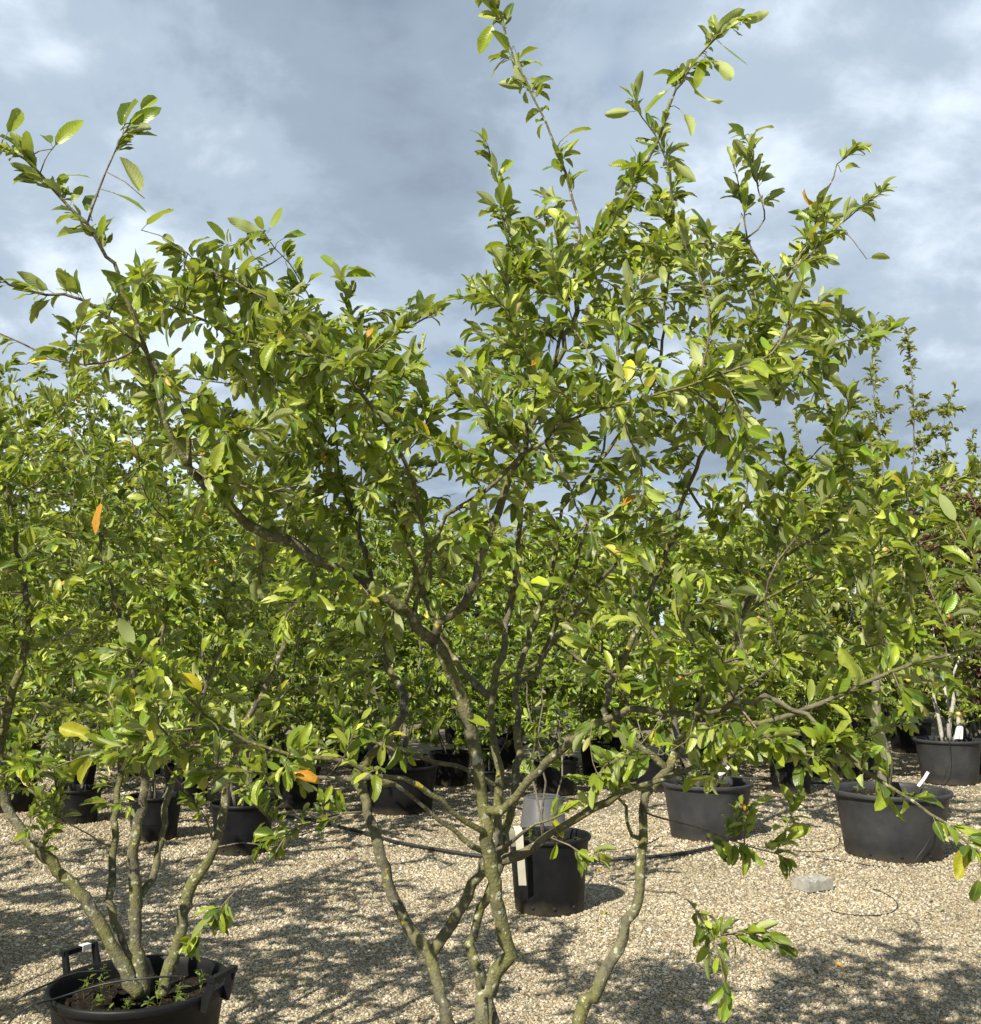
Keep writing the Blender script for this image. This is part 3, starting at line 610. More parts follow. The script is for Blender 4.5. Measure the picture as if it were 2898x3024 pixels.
    T([(1440, 2515), (1398, 2498), (1347, 2457), (1299, 2425), (1251, 2383), (1204, 2348), (1162, 2316), (1120, 2300)], -.1, .0068, .004)
    T([(1156, 2316), (1117, 2316), (1079, 2278), (1034, 2252), (980, 2240), (889, 2235), (774, 2204), (688, 2164), (602, 2112), (562, 2066), (516, 2020), (459, 1980), (390, 1911)], -.25, .0055, .0018, .5)
    T([(688, 2164), (648, 2147), (516, 2158), (401, 2181), (315, 2212), (220, 2245), (160, 2267)], -.12, .003, .0014, .35)
    T([(780, 2206), (717, 2195), (573, 2201), (470, 2210), (350, 2235)], .05, .0025, .0014, .4)
    T([(1465, 2329), (1392, 2281), (1347, 2262), (1283, 2249), (1219, 2230), (1172, 2217), (1100, 2190), (1020, 2170)], -.1, .0058, .003, .6)
    T([(1099, 2420), (1000, 2405), (917, 2427), (854, 2456), (803, 2536), (717, 2611), (631, 2703), (579, 2760), (560, 2790)], -.12, .0028, .0013, .75)
    T([(1099, 2420), (1040, 2400), (960, 2420), (900, 2440), (850, 2470)], -.06, .002, .0012, .3)
    # shoots of the upper left
    T([(988, 1096), (850, 930), (741, 857), (664, 818), (595, 788), (556, 749), (525, 726)], -.05, .003, .0013, .35)
    T([(1000, 1400), (985, 1200), (965, 996), (934, 919), (896, 842), (857, 780), (811, 733), (780, 687)], -.25, .0034, .0013, .45)
    T([(1065, 1600), (1070, 1250), (1055, 1050), (1039, 942), (1019, 873), (1011, 819)], -.1, .0034, .0013, .55)
    for b_, tp, ci, bk in [((2105, 110), (2193, 31), 1, 1), ((2193, 70), (2268, 35), 3, 1), ((2123, 123), (2198, 197), 0, 0), ((2097, 171), (2180, 241), 1, 1), ((2084, 162), (2057, 250), 1, 0), ((2044, 246), (2097, 338), 3, 1), ((2013, 329), (2070, 400), 1, 1), ((2027, 197), (1970, 250), 1, 0), ((1983, 259), (1908, 329), 0, 1), ((1869, 329), (1790, 338), 1, 1), ((1877, 303), (1880, 219), 0, 1),
            ((1461, 66), (1415, 145), 1, 0), ((1522, 145), (1557, 233), 2, 0), ((1557, 233), (1605, 237), 4, 0), ((1965, 448), (2053, 527), 3, 1), ((1671, 404), (1731, 355), 3, 1), ((2189, 636), (2184, 705), 5, 0), ((2224, 399), (2268, 351), 3, 1), ((2246, 544), (2294, 483), 0, 0), ((2514, 443), (2570, 426), 3, 1), ((2490, 505), (2544, 474), 3, 1), ((2566, 579), (2645, 535), 3, 1), ((2566, 763), (2623, 746), 3, 1),
            ((363, 394), (386, 282), 2, 0), ((367, 378), (471, 320), 0, 0), ((410, 330), (463, 274), 1, 0), ((313, 564), (436, 601), 0, 0), ((421, 575), (371, 475), 3, 1), ((270, 641), (247, 541), 2, 0), ((124, 548), (19, 494), 0, 0), ((154, 440), (239, 336), 1, 0), ((154, 432), (124, 363), 2, 0), ((162, 533), (251, 486), 0, 0), ((17, 401), (71, 305), 1, 0), ((425, 672), (492, 598), 3, 1),
            ((775, 689), (681, 649), 0, 1), ((795, 680), (834, 618), 1, 0), ((828, 710), (903, 666), 0, 0), ((846, 780), (880, 857), 2, 0), ((1011, 803), (1104, 768), 0, 0), ((1011, 819), (1095, 807), 1, 0), ((1002, 807), (951, 730), 0, 0), ((300, 1475), (281, 1574), 6, 0), ((287, 2187), (175, 2147), 4, 0), ((275, 2221), (189, 2301), 1, 0), ((278, 2238), (232, 2312), 4, 0), ((516, 1992), (602, 2020), 5, 0), ((378, 2023), (401, 2060), 5, 0),
            ((2868, 2485), (2832, 2595), 4, 0), ((2895, 2590), (2872, 2668), 2, 0), ((1674, 1170), (1600, 1108), 3, 1), ((1808, 1167), (1838, 1076), 3, 1), ((1890, 1199), (1931, 1312), 3, 1), ((1980, 1150), (2037, 1205), 3, 1), ((2100, 1105), (2219, 1165), 3, 1), ((2120, 1098), (2277, 1181), 3, 1), ((2065, 1130), (2160, 1170), 4, 0), ((1351, 1797), (1381, 1872), 1, 0), ((1322, 2102), (1281, 2190), 1, 0), ((1345, 2093), (1439, 2149), 1, 0),
            ((1628, 2413), (1659, 2471), 4, 0), ((1646, 2487), (1628, 2542), 1, 0), ((1739, 2522), (1716, 2570), 1, 0), ((1767, 2512), (1804, 2562), 4, 0), ((1290, 1985), (1300, 1900), 0, 0)]: t.place(b_, tp, ci, bool(bk))
    rg = t.rng; At = lambda poly, n, a, b: attract(rg, poly, n, a, b)
    core = [(1270, 830), (1420, 720), (1560, 640), (1760, 560), (1950, 580), (2130, 700), (2300, 760), (2460, 760), (2530, 860), (2520, 960), (2540, 1100), (2500, 1260), (2580, 1420), (2560, 1650), (2400, 1800), (2250, 1880), (1950, 1930), (1600, 1900), (1350, 1800), (1230, 1500), (1180, 1200), (1230, 950)]
    left = [(120, 900), (420, 800), (640, 780), (900, 840), (1180, 1000), (1220, 1250), (1150, 1450), (950, 1560), (700, 1450), (480, 1350), (330, 1250), (180, 1120)]
    lowl = [(150, 2000), (480, 1880), (700, 2050), (1000, 2120), (1150, 2250), (1000, 2380), (650, 2350), (300, 2330)]
    lowr = [(1600, 2250), (1900, 2180), (2300, 2060), (2650, 1880), (2880, 1880), (2880, 2100), (2600, 2300), (2350, 2330), (2000, 2430), (1700, 2400)]
    midl = [(700, 1500), (1000, 1620), (1250, 1850), (1250, 2100), (1000, 2050), (750, 1850)]
    rt = [(2500, 1250), (2700, 1380), (2850, 1400), (2830, 1560), (2650, 1720), (2480, 1700)]
    fill = [(650, 1050), (900, 950), (1250, 1000), (1400, 1300), (1420, 1700), (1300, 1850), (1000, 1600), (760, 1450), (640, 1250)]
    A = np.concatenate([At(fill, 270, 2.0, 3.0), At(core, 620, 1.8, 3.0), At(core[:10] + [(2400, 1300), (1900, 1350), (1400, 1250)], 190, 1.95, 2.75), At(left, 230, 1.7, 2.75), At(lowl, 75, 1.85, 2.6), At(lowr, 105, 1.8, 2.6), At(midl, 70, 1.9, 2.8), At(rt, 50, 1.9, 2.5)])
    t.grow(A, .042, .085, .75, 60, up=.10, jit=.16)
    t.finish(18500, young_len=.40, rmax=.006, wild=.72)
    register(t, 'multi_stem_tree', (.03, 2.4, .30), 'large spreading tree with crooked mossy stems, standing in front of all other trees', parts=300)
main_tree()

# ------------------------------------------------------------------ the tree in the tub with handles
def tub_tree():
    t = Tree(23, 'close', 'main', M['leaf'], .042)
    def stem(pix, Y0, Y1, r0, r1, leafy=None):
        n = len(pix); t.limb([at(px, py, .17 + Y0 + (Y1 - Y0) * i / (n - 1)) for i, (px, py) in enumerate(pix)], r0, r1, 'stem', .03, leafy)
    stem([(412, 2945), (401, 2921), (355, 2840), (310, 2749), (269, 2686), (229, 2628), (172, 2571), (115, 2508), (57, 2445), (17, 2376), (6, 2273), (11, 2129), (34, 2055), (57, 1986), (85, 1850), (60, 1680), (20, 1450), (-20, 1300)], 3.34, 3.3, .024, .005, .8)
    stem([(405, 2900), (384, 2852), (355, 2777), (330, 2691), (327, 2605), (335, 2508), (344, 2416), (350, 2330), (372, 2150), (395, 2000), (350, 1800), (300, 1620), (270, 1400)], 3.42, 3.7, .0155, .004, .8)
    stem([(420, 2950), (413, 2886), (404, 2794), (404, 2703), (396, 2617), (393, 2531), (401, 2462), (421, 2387), (427, 2301), (440, 2150), (470, 2000), (482, 1850), (520, 1690), (500, 1500)], 3.36, 3.45, .0235, .005, .8)
    stem([(478, 2945), (482, 2926), (505, 2846), (533, 2760), (556, 2645), (591, 2577), (636, 2508), (659, 2433), (668, 2330), (690, 2230), (725, 2129), (763, 2072), (820, 1957), (860, 1800), (890, 1650), (880, 1500)], 3.36, 3.5, .021, .005, .8)
    t.trace([(406, 2650), (413, 2645), (447, 2594), (467, 2519), (485, 2433), (502, 2347), (540, 2200), (600, 2050), (650, 1900), (690, 1720)], .25, .0135, .004, .8, 'stem')
    t.trace([(640, 2500), (615, 2440), (590, 2390), (560, 2350)], -.1, .005, .002, .6)
    t.trace([(335, 2508), (270, 2470), (200, 2430), (160, 2400), (130, 2380)], -.1, .0035, .0014, .6)
    t.trace([(636, 2508), (720, 2490), (800, 2500), (830, 2500)], -.15, .003, .0014, .6)
    rg = t.rng
    A = np.concatenate([attract(rg, [(-330, 1250), (0, 1080), (300, 1120), (560, 1250), (780, 1450), (960, 1620), (980, 1950), (850, 2150), (450, 2250), (0, 2330), (-300, 2200)], 620, 3.0, 4.3),
                        attract(rg, [(50, 2150), (700, 2100), (780, 2350), (500, 2440), (60, 2440)], 60, 3.15, 3.9)])
    t.grow(A, .055, .11, .9, 60, up=.12, jit=.16); t.finish(8600, young_len=.5, rmax=.007, wild=.7)
    register(t, 'multi_stem_tree', at(430, 2940, 3.53), 'multi-stemmed tree growing from the black tub with two handles', parts=300)
tub_tree()

# ------------------------------------------------------------------ trees and shrubs behind
def gen_tree(seed, base, hgt, rx, ry, nst, lod, pal, mat, ll, nleaf, label, bark='bark2', z0=.50, thick=.016, lean=.5, single=False, name='potted_tree', parts=300, natt=260, group=None, spindle=False, apples=0, boxy=False):
    t = Tree(seed, lod, pal, mat, ll * (1.07 if lod == 'mid' else 1)); rg = t.rng; base = np.asarray(base, float); tops = []
    for k in range(nst):
        a = 2 * math.pi * k / nst + rg.uniform(-.4, .4); q = lean * rg.uniform(.6, 1.2) if nst > 1 else .06
        top = base + np.array([math.cos(a) * q * rx, math.sin(a) * q * ry, (hgt - base[2]) * rg.uniform(.72, .95)])
        b0 = base + np.array([math.cos(a), math.sin(a), 0]) * (.05 if nst > 1 else 0)
        pts = [b0]
        for f in (.12, .28, .45, .62, .8, 1.0):
            g = f ** (.8 if nst > 1 else 1.0)
            pts.append(b0 + (top - b0) * np.array([g, g, f]) + np.append(rg.normal(0, .035, 2), 0) * (1 if f < 1 else .5))
        t.limb(pts, thick * rg.uniform(.8, 1.15), .003, 'trunk' if nst == 1 else 'stem', .09, .75)
    c = np.array([base[0], base[1], (hgt + z0) / 2]); n = natt; out = []
    while len(out) < n:
        q = rg.uniform(-1, 1, 3); r = np.linalg.norm(q[:2]) ** 2 + (abs(q[2]) ** (2.4 if q[2] > 0 else 5) if not boxy else max(0, q[2]) ** 3)
        if spindle:
            if np.linalg.norm(q[:2]) > .06 + (1 - (q[2] * .5 + .5)) ** .9: continue
        elif r > 1: continue
        out.append(c + q * np.array([rx, ry, (hgt - z0) / 2]))
    t.grow(np.array(out), .10 if lod != 'near' else .07, .18, 1.6, 50, up=.22, jit=.18)
    # upright tip shoots break the outline
    t.finish(nleaf * (1.25 if lod == 'mid' else 1.2), tip=.0018, young_len=.6, rmax=.009, wild=.7)
    e = register(t, name, base, label, bark=bark, parts=parts, group=group); e['apples'] = apples; return e
POTS = []
def pot_px(px, base_py, rim_py, wpx, mat, label, **k):
    """pot standing on the gravel: base centre and rim centre rows and rim width read from the photograph"""
    g = ground(px, base_py); _, dep = project(g[None]); Y = g[1]; d = ray(px, rim_py); h = CAM_Z + d[2] * Y / d[1]
    POTS.append(dict(x=g[0], Y=Y, w=wpx * dep[0] / F, h=h, mat=mat, label=label, **k)); return np.array([g[0], Y, h - .06])
def pot_m(x, Y, w, h, mat, label, **k):
    POTS.append(dict(x=x, Y=Y, w=w, h=h, mat=mat, label=label, **k)); return np.array([x, Y, h - .06])
B, G = 'pot', 'pot_grey'
tub_c = at(413, 2885, 3.53)
pot_m(.03, 2.40, .62, .37, B, 'black plastic tub from which the crooked mossy stems of the large tree rise')
pot_m(tub_c[0], 3.53, .575, tub_c[2], B, 'wide black plastic tub with two handles, one wrapped in white tape', handles=(2.58, -.32), tape=True, name='plant_tub')
b = pot_m(-2.68, 4.75, .60, .40, B, 'black tub whose handle just shows beside the leaning stem of the tub tree', handles=(.15, 3.3), name='plant_tub')
gen_tree(301, b, 3.0, 1.15, 1.0, 4, 'mid', 'main', M['leaf_far'], .058, 4300, 'tree mostly hidden beyond the leaning stem of the handled tub tree', natt=240)
b = pot_m(-3.0, 3.25, .60, .40, B, 'black tub standing left of the handled tub', handles=(1.2, 4.3), name='plant_tub')
gen_tree(300, b, 3.0, 1.25, 1.1, 5, 'far', 'main', M['leaf_far'], .066, 4600, 'tree whose shade falls across the handled tub', natt=240, parts=0)
b = pot_m(-4.3, 4.7, .60, .40, B, 'black tub farther out beside the one whose handle shows', handles=(.4, 3.5), name='plant_tub')
gen_tree(299, b, 3.2, 1.35, 1.2, 5, 'far', 'main', M['leaf_far'], .075, 4300, 'tree beside the one beyond the leaning stem, throwing shade on the gravel', natt=280, parts=0)
b = pot_px(20, 2392, 2288, 175, B, 'black pot partly hidden by the leaning stem of the handled tub tree')
gen_tree(302, b, 4.1, 1.35, 1.2, 4, 'mid', 'dark', M['leaf_far'], .064, 5000, 'tall leafy tree growing behind the leaning stem of the handled tub tree', natt=340)
b = pot_px(222, 2424, 2322, 150, B, 'smallest black pot of the row behind the handled tub', holes=2)
gen_tree(303, b, 3.8, 1.2, 1.1, 3, 'mid', 'dark', M['leaf_far'], .062, 4600, 'dark leafy tree growing from the smallest black pot of its row', natt=320)
b = pot_px(455, 2470, 2342, 160, B, 'black pot showing between the upright stems of the handled tub tree')
gen_tree(304, b, 3.0, 1.1, 1.0, 4, 'mid', 'main', M['leaf_far'], .062, 4300, 'tree in the black pot between the upright stems of the tub tree', natt=290)
b = pot_px(715, 2512, 2362, 192, B, 'tall black pot behind the bent right-hand stem of the handled tub tree', holes=3)
gen_tree(305, b, 2.8, 1.05, .95, 4, 'mid', 'main', M['leaf_far'], .060, 4200, 'tree in the tall black pot behind the bent tub tree stem', natt=280)
b = pot_px(1183, 2393, 2252, 228, B, 'large shaded black pot between the hose and the next row of pots', loop=True)
gen_tree(306, b, 2.85, 1.25, 1.1, 4, 'mid', 'lime', M['leaf_far'], .066, 4900, 'bright green tree in the large shaded black pot', natt=380)
b = pot_px(1092, 2262, 2154, 138, B, 'black pot directly behind the large shaded black pot')
gen_tree(307, b, 3.1, 1.4, 1.1, 4, 'mid', 'lime', M['leaf_far'], .074, 4700, 'pale-stemmed tree growing in the second pot of the middle row', bark='pale', natt=360)
b = pot_px(1350, 2190, 2112, 84, B, 'small far black pot at the end of the gravel path')
gen_tree(308, b, 3.1, 1.5, 1.1, 4, 'mid', 'lime', M['leaf_far'], .085, 4300, 'bushy green tree at the far end of the gravel path', natt=320)
b = pot_px(1622, 2677, 2456, 251, B, 'black pot with a long cream label hanging on its side', holes=3)
gen_tree(309, b, 1.75, .42, .42, 3, 'mid', 'lime', M['leaf_far'], .045, 700, 'young thin shrub in the pot with the cream label', thick=.007, z0=.6, natt=90, name='young_shrub')
b = pot_px(1440, 2330, 2270, 90, B, 'low black pot hidden behind the stems of the large tree')
gen_tree(310, b, 1.45, .55, .5, 5, 'mid', 'lime', M['leaf_gloss'], .042, 1800, 'low rounded shrub with bright small leaves behind the large stems', thick=.007, z0=.35, natt=140, name='low_shrub')
b = pot_px(2092, 2467, 2302, 272, G, 'dark grey tub beside the blue hose connector', holes=2)
gen_tree(311, b, 3.0, 1.15, 1.05, 2, 'mid', 'main', M['leaf_far'], .062, 4300, 'grey-trunked tree in the tub beside the blue hose connector', thick=.034, natt=290, z0=.85)
b = pot_px(2640, 2518, 2325, 342, G, 'widest grey tub with drain holes and a thin black tube over its front', holes=4)
b2 = b + np.array([at(2600, 2250, b[1])[0] - b[0], 0, 0])
gen_tree(312, b2, 2.75, .85, .85, 1, 'mid', 'gloss', M['leaf_gloss'], .045, 3900, 'single-trunked apple tree with glossy leaves in the widest grey tub', thick=.047, natt=300, z0=1.15, apples=8, parts=300, name='apple_tree')
b = pot_px(2806, 2307, 2178, 192, G, 'grey tub holding pale fanned stems and a folded white label')
gen_tree(313, b, 2.2, .85, .8, 4, 'mid', 'gloss', M['leaf_gloss'], .048, 2600, 'tree with four pale fanned stems in the tub with the folded label', bark='pale', thick=.026, lean=.35, natt=300, apples=9, name='apple_tree')
# the rows farther back
rows = [(2390, 11.8, 3.1, 'gloss', 'leaf_gloss', 'apple tree between the grey-trunked tree and the spindly pear trees', 6), (1780, 11.5, 3.0, 'lime', 'leaf_far', 'bushy lime green tree straight behind the large tree', 0), (2060, 12.6, 3.2, 'main', 'leaf_far', 'far tree behind the tub beside the blue hose connector', 0),
        (1480, 12.4, 3.0, 'lime', 'leaf_far', 'far green tree to the right of the gravel path', 0), (780, 11.2, 3.5, 'dark', 'leaf_far', 'far dark tree behind the tall black pot', 0), (420, 11.8, 4.3, 'dark', 'leaf_far', 'far dark tree behind the row of black pots', 0), (60, 12.2, 4.9, 'dark', 'leaf_far', 'tall far tree behind the leaning stem', 0),
        (3420, 12.2, 3.2, 'gloss', 'leaf_gloss', 'apple tree beyond the purple-leaved tree', 5), (1000, 13.4, 3.2, 'main', 'leaf_far', 'far tree to the left of the gravel path', 0)]
for k, (px, Y, h, pal, mt, lab, ap) in enumerate(rows):
    x = at(px, 2100, Y)[0]; bb = pot_m(x, Y, .55, .42, B, 'black pot of the ' + lab)
    gen_tree(330 + k, bb, h, 1.6, 1.2, 4, 'far', pal, M[mt], .118, 3800, lab, natt=340, z0=.35, parts=0, bark='pale' if k in (0, 2) else 'bark2', thick=.02, apples=ap, name='far_tree')
x = at(2855, 1700, 11.9)[0]; bb = pot_m(x, 11.9, .6, .42, B, 'black pot of the purple-leaved tree')
gen_tree(350, bb, 3.35, 1.0, 1.0, 4, 'far', 'purple', M['leaf_dark'], .075, 5600, 'purple-leaved tree behind the apple trees', natt=300, parts=0, name='purple_tree')
for k, (px, Y, h, rx, lab) in enumerate([(2655, 14.2, 6.3, 1.9, 'tallest spindly tree rising to a thin point above the apple trees'), (2440, 14.6, 5.5, 1.8, 'spindly yellowing tree left of the tallest thin one'), (2835, 15.0, 5.4, 1.6, 'spindly tree above the purple-leaved tree'), (2545, 15.6, 5.0, 1.4, 'spindly tree between the two taller thin trees')]):
    x = at(px, 1500, Y)[0]; bb = pot_m(x, Y, .6, .42, B, 'black pot of the ' + lab)
    gen_tree(360 + k, bb, h, rx, 1.0, 2, 'far', 'autumn', M['leaf_far'], .09, 6400, lab, natt=760, parts=0, name='spindly_tree', spindle=True, thick=.03, z0=.9, lean=.15)
for k in range(11):
    px = -500 + k * 390; Y = 18.5 + (k % 2) * 1.6; x = at(px, 2000, Y)[0]; pal = ['dark', 'main', 'lime', 'autumn'][k % 4]
    gen_tree(380 + k, (x, Y, 0.0), [4.9, 4.7, 4.2, 3.7, 3.5, 3.5, 3.7, 4.0, 4.4, 4.6, 4.5][k], 2.5, 1.4, 4, 'far', pal, M['leaf_far'], .24, 2900,
             {'dark': 'dark green', 'main': 'mid green', 'lime': 'lime green', 'autumn': 'yellowing brownish'}[pal] + ' tree of the farthest row behind all pots', natt=200, parts=0, name='hedge_tree', group={'dark': 'dark green', 'main': 'mid green', 'lime': 'lime green', 'autumn': 'yellowing brownish'}[pal] + ' trees of the farthest row', thick=.03, z0=.05, boxy=True)

for k, (px, Y, h, rx, pal, lab) in enumerate([(560, 9.9, 1.7, .85, 'dark', 'low dark bush between the black pots and the far trees'), (880, 9.6, 1.6, .8, 'lime', 'low lime bush left of the large shaded black pot'), (1330, 11.0, 1.5, .8, 'lime', 'low lime bush right of the large shaded black pot'),
        (1640, 10.4, 1.7, .9, 'lime', 'low lime bush behind the labelled pot'), (1930, 10.6, 1.6, .85, 'main', 'low bush left of the tub beside the blue connector'), (2330, 10.4, 1.6, .8, 'gloss', 'low glossy bush between the two grey tubs'), (2520, 11.6, 1.6, .8, 'dark', 'low dark bush behind the widest grey tub'), (230, 10.6, 1.7, .9, 'dark', 'low dark bush behind the smallest black pot')]):
    x = at(px, 2100, Y)[0]; bb = pot_m(x, Y, .45, .34, B, 'black pot of the ' + lab)
    gen_tree(420 + k, bb, h, rx, rx * .9, 5, 'far', pal, M['leaf_gloss' if pal == 'gloss' else 'leaf_far'], .075, 2300, lab, natt=150, parts=0, name='low_bush', thick=.009, z0=.28)

# ------------------------------------------------------------------ leaves that show largest become parts of their own
def choose_parts():
    allp = []; own = []; idx = []; size = []
    for k, e in enumerate(TREES):
        lv = e['t'].leaves; m = len(lv['L']); cen = lv['pos'] + lv['R'][:, :, 1] * lv['L'][:, None] * .75
        allp.append(cen); own.append(np.full(m, k)); idx.append(np.arange(m)); size.append(lv['L'])
    P = np.concatenate(allp); own = np.concatenate(own); idx = np.concatenate(idx); size = np.concatenate(size); uv, dep = project(P)
    ok = (uv[:, 0] > 0) & (uv[:, 0] < W) & (uv[:, 1] > 0) & (uv[:, 1] < H) & (P[:, 1] > .3); cell = (uv[:, 0] // 26).astype(int) + 200 * (uv[:, 1] // 26).astype(int)
    order = np.lexsort((dep, cell)); c = cell[order]; first = np.r_[True, c[1:] != c[:-1]]; start = np.maximum.accumulate(np.where(first, np.arange(len(c)), 0)); rank = np.empty(len(c), int); rank[order] = np.arange(len(c)) - start
    score = np.where(ok, size / dep, 0) * np.where(rank < 2, 1, .15)
    for k, e in enumerate(TREES):
        m = np.where((own == k) & ok)[0]; m = m[np.argsort(-score[m])][:e['parts']]; sel = np.zeros(len(e['t'].leaves['L']), bool); sel[idx[m]] = True; e['sel'] = sel
choose_parts()
POOL = {}
def pool_leaf(lod, shape, pal, ci, mat):
    k = (lod, shape, pal, ci, mat.name)
    if k not in POOL:
        V, T, UV = SHAPES[lod][shape]; POOL[k] = raw_mesh('leaf', V, T, mat, np.array(PAL[pal][ci][0])[None], UV)
    return POOL[k]
def build_tree(e):
    t = e['t']; root = empty(e['name'], e['loc']); o0 = e['loc']; tag(root, e['label'], e['cat'], e['group'])
    for name, Q, rr, r0 in t.tubes:
        V, T = tube_arrays(Q - o0, rr, 10 if r0 > .012 else (8 if r0 > .005 else 6))
        if t.lod in ('near', 'close') and r0 > .012:      # swellings of old bark
            V = V + np.random.default_rng(int(r0 * 1e5)).normal(0, r0 * .025, V.shape)
        link(name, raw_mesh(name, V, T, M[e['bark'] if r0 > .0032 else 'twig']), root)
    if t.twigs:
        tw = link('twigs', raw_mesh('twigs', np.concatenate(t.twigs.V) - o0, np.concatenate(t.twigs.T), M['twig']), root); tw['kind'] = 'stuff'
    lv = t.leaves; sel = e['sel']; Vs = []; Ts = []; Cs = []; Us = []; n = 0
    for k, (V, T, UV) in enumerate(SHAPES[t.lod]):
        m = np.where((lv['shape'] == k) & ~sel)[0]
        if len(m) == 0: continue
        X = np.einsum('nij,vj->nvi', lv['R'][m] * lv['L'][m][:, None, None], V) + lv['pos'][m][:, None] - o0
        nv = len(V); Vs.append(X.reshape(-1, 3)); Ts.append((T[None] + (np.arange(len(m)) * nv)[:, None, None]).reshape(-1, 3) + n); n += nv * len(m)
        Cs.append(np.repeat(lv['col'][m], nv, 0)); Us.append(np.tile(UV, (len(m), 1)))
    fo = link('foliage', raw_mesh('foliage', np.concatenate(Vs), np.concatenate(Ts), t.mat, np.concatenate(Cs), np.concatenate(Us)), root); fo['kind'] = 'stuff'
    for i in np.where(sel)[0]:
        o = link('leaf', pool_leaf(t.lod, int(lv['shape'][i]), t.pal, int(lv['ci'][i]), t.mat), root)
        mt = np.eye(4); mt[:3, :3] = lv['R'][i] * lv['L'][i]; mt[:3, 3] = lv['pos'][i] - o0; o.matrix_local = Matrix(mt.tolist())
    for q in range(e.get('apples', 0)):
        cand = lv['pos']; uv, dep = project(cand); j = t.rng.choice(len(cand)); p = cand[j] - o0; r = t.rng.uniform(.026, .034)
        mb = MB(); pr = [(.001, -r * .80), (r * .35, -r * .92), (r * .75, -r * .6), (r, 0), (r * .92, r * .45), (r * .55, r * .82), (r * .2, r * .78), (.001, r * .6)]
        mb.lathe(pr, 12, p - np.array([0, 0, r])); mb.tube([p - np.array([0, 0, r * .4]), p + np.array([.003, 0, r * .5])], .0015, 4); mb.build('apple', M['apple'], root)
for e in TREES: build_tree(e)

# ------------------------------------------------------------------ pots
def build_pot(d, k):
    w, h = d['w'], d['h']; r = w / 2; nm = d.get('name', 'plant_pot'); root = empty(nm, (d['x'], d['Y'], -.012)); tag(root, d['label'], 'pot', 'plant pots on the gravel'); mt = M[d['mat']]
    ph = k * 1.7; lip = .030 * (w / .6) ** .5; rb = r * .80
    prof = [(rb * .02, .0), (rb * .97, 0), (rb, .008), (rb + (r * .93 - rb) * .5, h * .5), (r * .935, h - lip - .012), (r * .95, h - lip), (r * .985, h - lip + .002), (r, h - lip + .008), (r, h - .006), (r * .99, h), (r * .955, h), (r * .94, h - .006), (r * .925, h - lip), (r * .9, h - .12), (r * .86, h - .2)]
    body = MB().lathe(prof, 60, wob=.004, ph=ph).build('body', mt, root)
    sg = 40; a = np.linspace(0, 2 * math.pi, sg, endpoint=False); V = [[0, 0, h - .055]]; rr = [.3, .6, .85, .915]; T = []
    for f in rr:
        for x in a: V.append([r * f * math.cos(x), r * f * math.sin(x), h - .060 + R.normal(0, .006)])
    for j in range(sg): T.append([0, 1 + j, 1 + (j + 1) % sg])
    for i in range(len(rr) - 1):
        for j in range(sg): p, q = 1 + i * sg + j, 1 + i * sg + (j + 1) % sg; T += [[p, q + sg, q], [p, p + sg, q + sg]]
    T = [[x[0], x[2], x[1]] if i >= sg else x for i, x in enumerate(T)]
    link('soil', raw_mesh('soil', V, T, M['soil']), root)
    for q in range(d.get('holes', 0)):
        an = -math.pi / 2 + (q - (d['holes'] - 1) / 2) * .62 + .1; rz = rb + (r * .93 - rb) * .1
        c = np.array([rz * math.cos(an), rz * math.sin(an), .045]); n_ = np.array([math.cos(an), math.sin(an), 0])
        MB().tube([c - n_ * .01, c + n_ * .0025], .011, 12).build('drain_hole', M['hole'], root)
    for q, an in enumerate(d.get('handles') or ()):
        ca, sa = math.cos(an), math.sin(an); rad = np.array([ca, sa, 0]); tg = np.array([-sa, ca, 0]); up = np.array([0, 0, 1.0]); mb = MB(); hw = .062
        for s_ in (-1, 1):
            b0 = rad * r * .985 + tg * hw * s_ + up * (h - .045); b1 = rad * (r + .028) + tg * (hw - .004) * s_ + up * (h + .058); dv = b1 - b0; L = np.linalg.norm(dv); zc = dv / L; xc = tg; yc = np.cross(zc, xc)
            mb.box((b0 + b1) / 2, (.012, .030, L), np.stack([xc, yc, zc], 1), .8)
        mb.box(rad * (r + .028) + up * (h + .052), (.020, hw * 2 + .012, .016), np.stack([rad, tg, up], 1))
        hd = mb.build('handle', mt, root, smooth=False)
        if d.get('tape') and q == 0: MB().box(rad * (r + .028) + up * (h + .0525) + tg * -.022, (.0235, .034, .0195), np.stack([rad, tg, up], 1)).build('white_tape', M['white'], hd, smooth=False)
    if d.get('loop'):
        an = .9; c = np.array([math.cos(an), math.sin(an), 0]) * r * .97; tg = np.array([-math.sin(an), math.cos(an), 0])
        f = np.linspace(-1, 1, 12); MB().tube([c + tg * .05 * x + np.array([0, 0, h - .02 + .075 * math.sqrt(max(0, 1 - x * x))]) for x in f], .007, 6).build('handle', mt, root)
    return root
for k, d in enumerate(POTS): build_pot(d, k)

